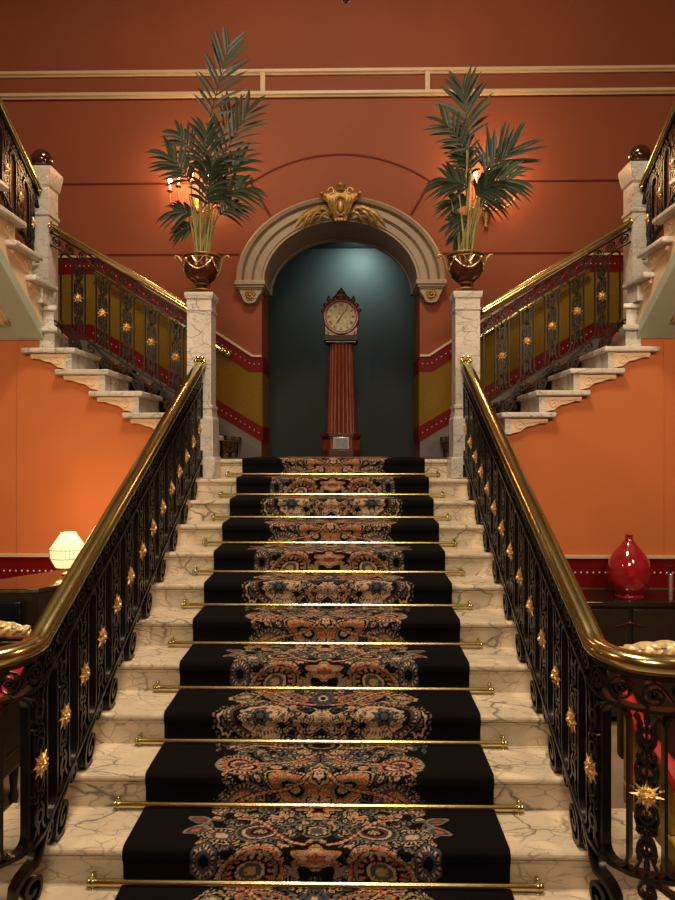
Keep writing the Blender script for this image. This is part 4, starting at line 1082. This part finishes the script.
# carved cream armchairs beyond the balustrades
def armchair(cx, cy, s, label):
    t = thing('carved_armchair', label, 'armchair', (cx,cy,0), 'carved armchairs behind the balustrades')
    w = .48; fab = M['oliv2'] if s > 0 else M['lacqd']
    b = MB(); n = 26
    rings = []
    for i in range(n+1):
        u = -1+2*i/n; x = cx+w*u; z = 1.035-.035*u*u*u*u; rr = .052*(1-.55*abs(u)**6)
        rings.append([(x, cy+rr*1.15*math.cos(k*PI/7), z+rr*(1+.10*math.sin(u*26))*math.sin(k*PI/7)) for k in range(14)])
    b.loft(rings)
    cr = b.build('carved_crest', M['creamg'], t)
    b = MB()
    for i in range(17):
        u = -.94+i*.1175; x = cx+w*u
        b.ell((x, cy-.025, 1.07-.035*u**4), (.026,.045,.018), 8, 6, Matrix.Rotation(.7 if i%2 else -.5, 3, 'Z'))
        b.ell((x+.02, cy-.055, 1.035), (.012,.014,.030), 8, 6, Matrix.Rotation(.8, 3, 'Y'))
    b.build('leaf_carving', M['creamg'], cr)
    MB().box(cx-w+.03,cx+w-.03,cy-.03,cy+.04,.46,.97).build('backrest', M['lacqd'], t, bevel=.02)
    MB().box(cx-w+.04,cx+w-.04,cy-.62,cy-.02,.24,.36).build('seat_frame', fab, t, bevel=.02)
    b = MB(); b.lathe([(0,.36),(.36,.36),(.40,.385),(.40,.43),(.36,.465),(0,.475)], cx, cy-.33, 0, 32, sx=1.05, sy=.72); se = b.build('seat', M['redl'], t, angle=60)
    b = MB()
    for i in range(44):
        a = i*2*PI/44; b.ell((cx+.42*math.cos(a), cy-.33+.289*math.sin(a), .372), (.008,.008,.008), 6, 5)
    b.build('stud_row', M['bronze'], se)
    for h in (-1,1):
        b = MB(); b.tube([(cx+h*(w-.06), cy-.02, .80),(cx+h*(w-.04), cy-.18, .76),(cx+h*(w-.03), cy-.36,.71),(cx+h*(w-.05), cy-.54,.66),(cx+h*(w-.07), cy-.60,.60)], .038, 10)
        b.build('arm_pad', M['redl'], t)
        b = MB(); b.prismx([(cy-.55,.36),(cy-.02,.36),(cy-.02,.77),(cy-.20,.73),(cy-.52,.64)], *sorted((cx+h*(w-.075), cx+h*(w-.045)))); b.build('side_panel', fab, t, bevel=.008)
        for (y, ) in ((cy-.56,),(cy-.03,)):
            MB().lathe([(.018,0),(.03,.05),(.02,.10),(.032,.24),(.032,.26)], cx+h*(w-.09), y, 0, 10).build('leg', M['lacqd'], t)
armchair(2.02, 3.62, 1, 'red seated armchair with carved cream crest, behind the right balustrade')
armchair(-2.24, 4.0, -1, 'armchair with carved cream crest showing over the left handrail')
# ------------------------------------------------------------------ chandelier (only its knob dips into view)
chx, chy, chz = P(346, 3, 5.0)
ch = thing('chandelier', 'dark chandelier hanging high, only its bottom knob in view', 'chandelier', (chx, chy, chz))
MB().lathe([(0,-.005),(.012,0),(.028,.014),(.028,.03),(.012,.04),(.02,.06),(.05,.09),(.05,.12),(.02,.15),(.014,.9),(.012,TOPZ-chz)], chx, chy, chz, 16).build('stem', M['bronze'], ch)
for i in range(8):
    a = i*PI/4+.2; dx, dy = math.cos(a), math.sin(a)
    ar = MB().tube([(chx+dx*r, chy+dy*r, chz+z) for r,z in ((.02,.5),(.15,.40),(.35,.38),(.5,.45),(.55,.56))], .012, 7).build('arm', M['bronze'], ch)
    MB().lathe([(.014,.56),(.014,.66)], chx+dx*.55, chy+dy*.55, chz, 8).build('candle_tube', M['candle'], ar)
    MB().ell((chx+dx*.55, chy+dy*.55, chz+.70), (.022,.022,.035), 10, 8).build('bulb', M['bulb'], ar)
# ------------------------------------------------------------------ lights
def area(loc, tgt, e, col, sx, sy, name):
    l = bpy.data.lights.new(name, 'AREA'); l.shape = 'RECTANGLE'; l.size = sx; l.size_y = sy; l.energy = e; l.color = col
    o = bpy.data.objects.new(name, l); C.objects.link(o); o.location = loc
    o.rotation_euler = (Vector(tgt)-Vector(loc)).to_track_quat('-Z','Y').to_euler(); return o
def spot(loc, tgt, e, col, ang, blend, size, name):
    l = bpy.data.lights.new(name, 'SPOT'); l.energy = e; l.color = col; l.spot_size = math.radians(ang); l.spot_blend = blend; l.shadow_soft_size = size
    o = bpy.data.objects.new(name, l); C.objects.link(o); o.location = loc
    o.rotation_euler = (Vector(tgt)-Vector(loc)).to_track_quat('-Z','Y').to_euler(); return o
WARM = (1,.80,.55)
area((0, 2.6, TOPZ-.3), (0, 3.6, 0), 330, WARM, 1.2, 1.2, 'ceiling_light')
area((0, -1.2, 5.2), (0, 4.5, 1.5), 120, WARM, 1.6, 1.0, 'hall_light')
for s in (-1,1):
    area((s*2.6, 2.2, 3.7), (s*1.9, 5.6, 1.5), 33 if s < 0 else 50, (1,.72,.42), .5, .5, 'side_wall_wash')  # added unseen wash on the lower walls; right one stronger for a hidden lamp's glow
spot((.30, 8.45, HC+2.63), (.22, YN, HC+2.2), 75, (.72,1.0,.96), 140, 1, .05, 'niche_spot')
W = bpy.data.worlds.new('World'); bpy.context.scene.world = W; W.use_nodes = True
W.node_tree.nodes['Background'].inputs[0].default_value = (.9,.6,.4,1); W.node_tree.nodes['Background'].inputs[1].default_value = .02
# ------------------------------------------------------------------ camera
cam = bpy.data.cameras.new('Camera'); cam.sensor_fit = 'VERTICAL'; cam.sensor_height = 36; cam.sensor_width = 27; cam.lens = 36*F/900
co = bpy.data.objects.new('Camera', cam); C.objects.link(co); co.location = (CX, 0, HC); co.rotation_euler = (PI/2, 0, YAW)
cam.clip_start = .05
S = bpy.context.scene; S.camera = co
S.view_settings.view_transform = 'Standard'; S.view_settings.look = 'None'; S.view_settings.gamma = 1; S.view_settings.exposure = .08
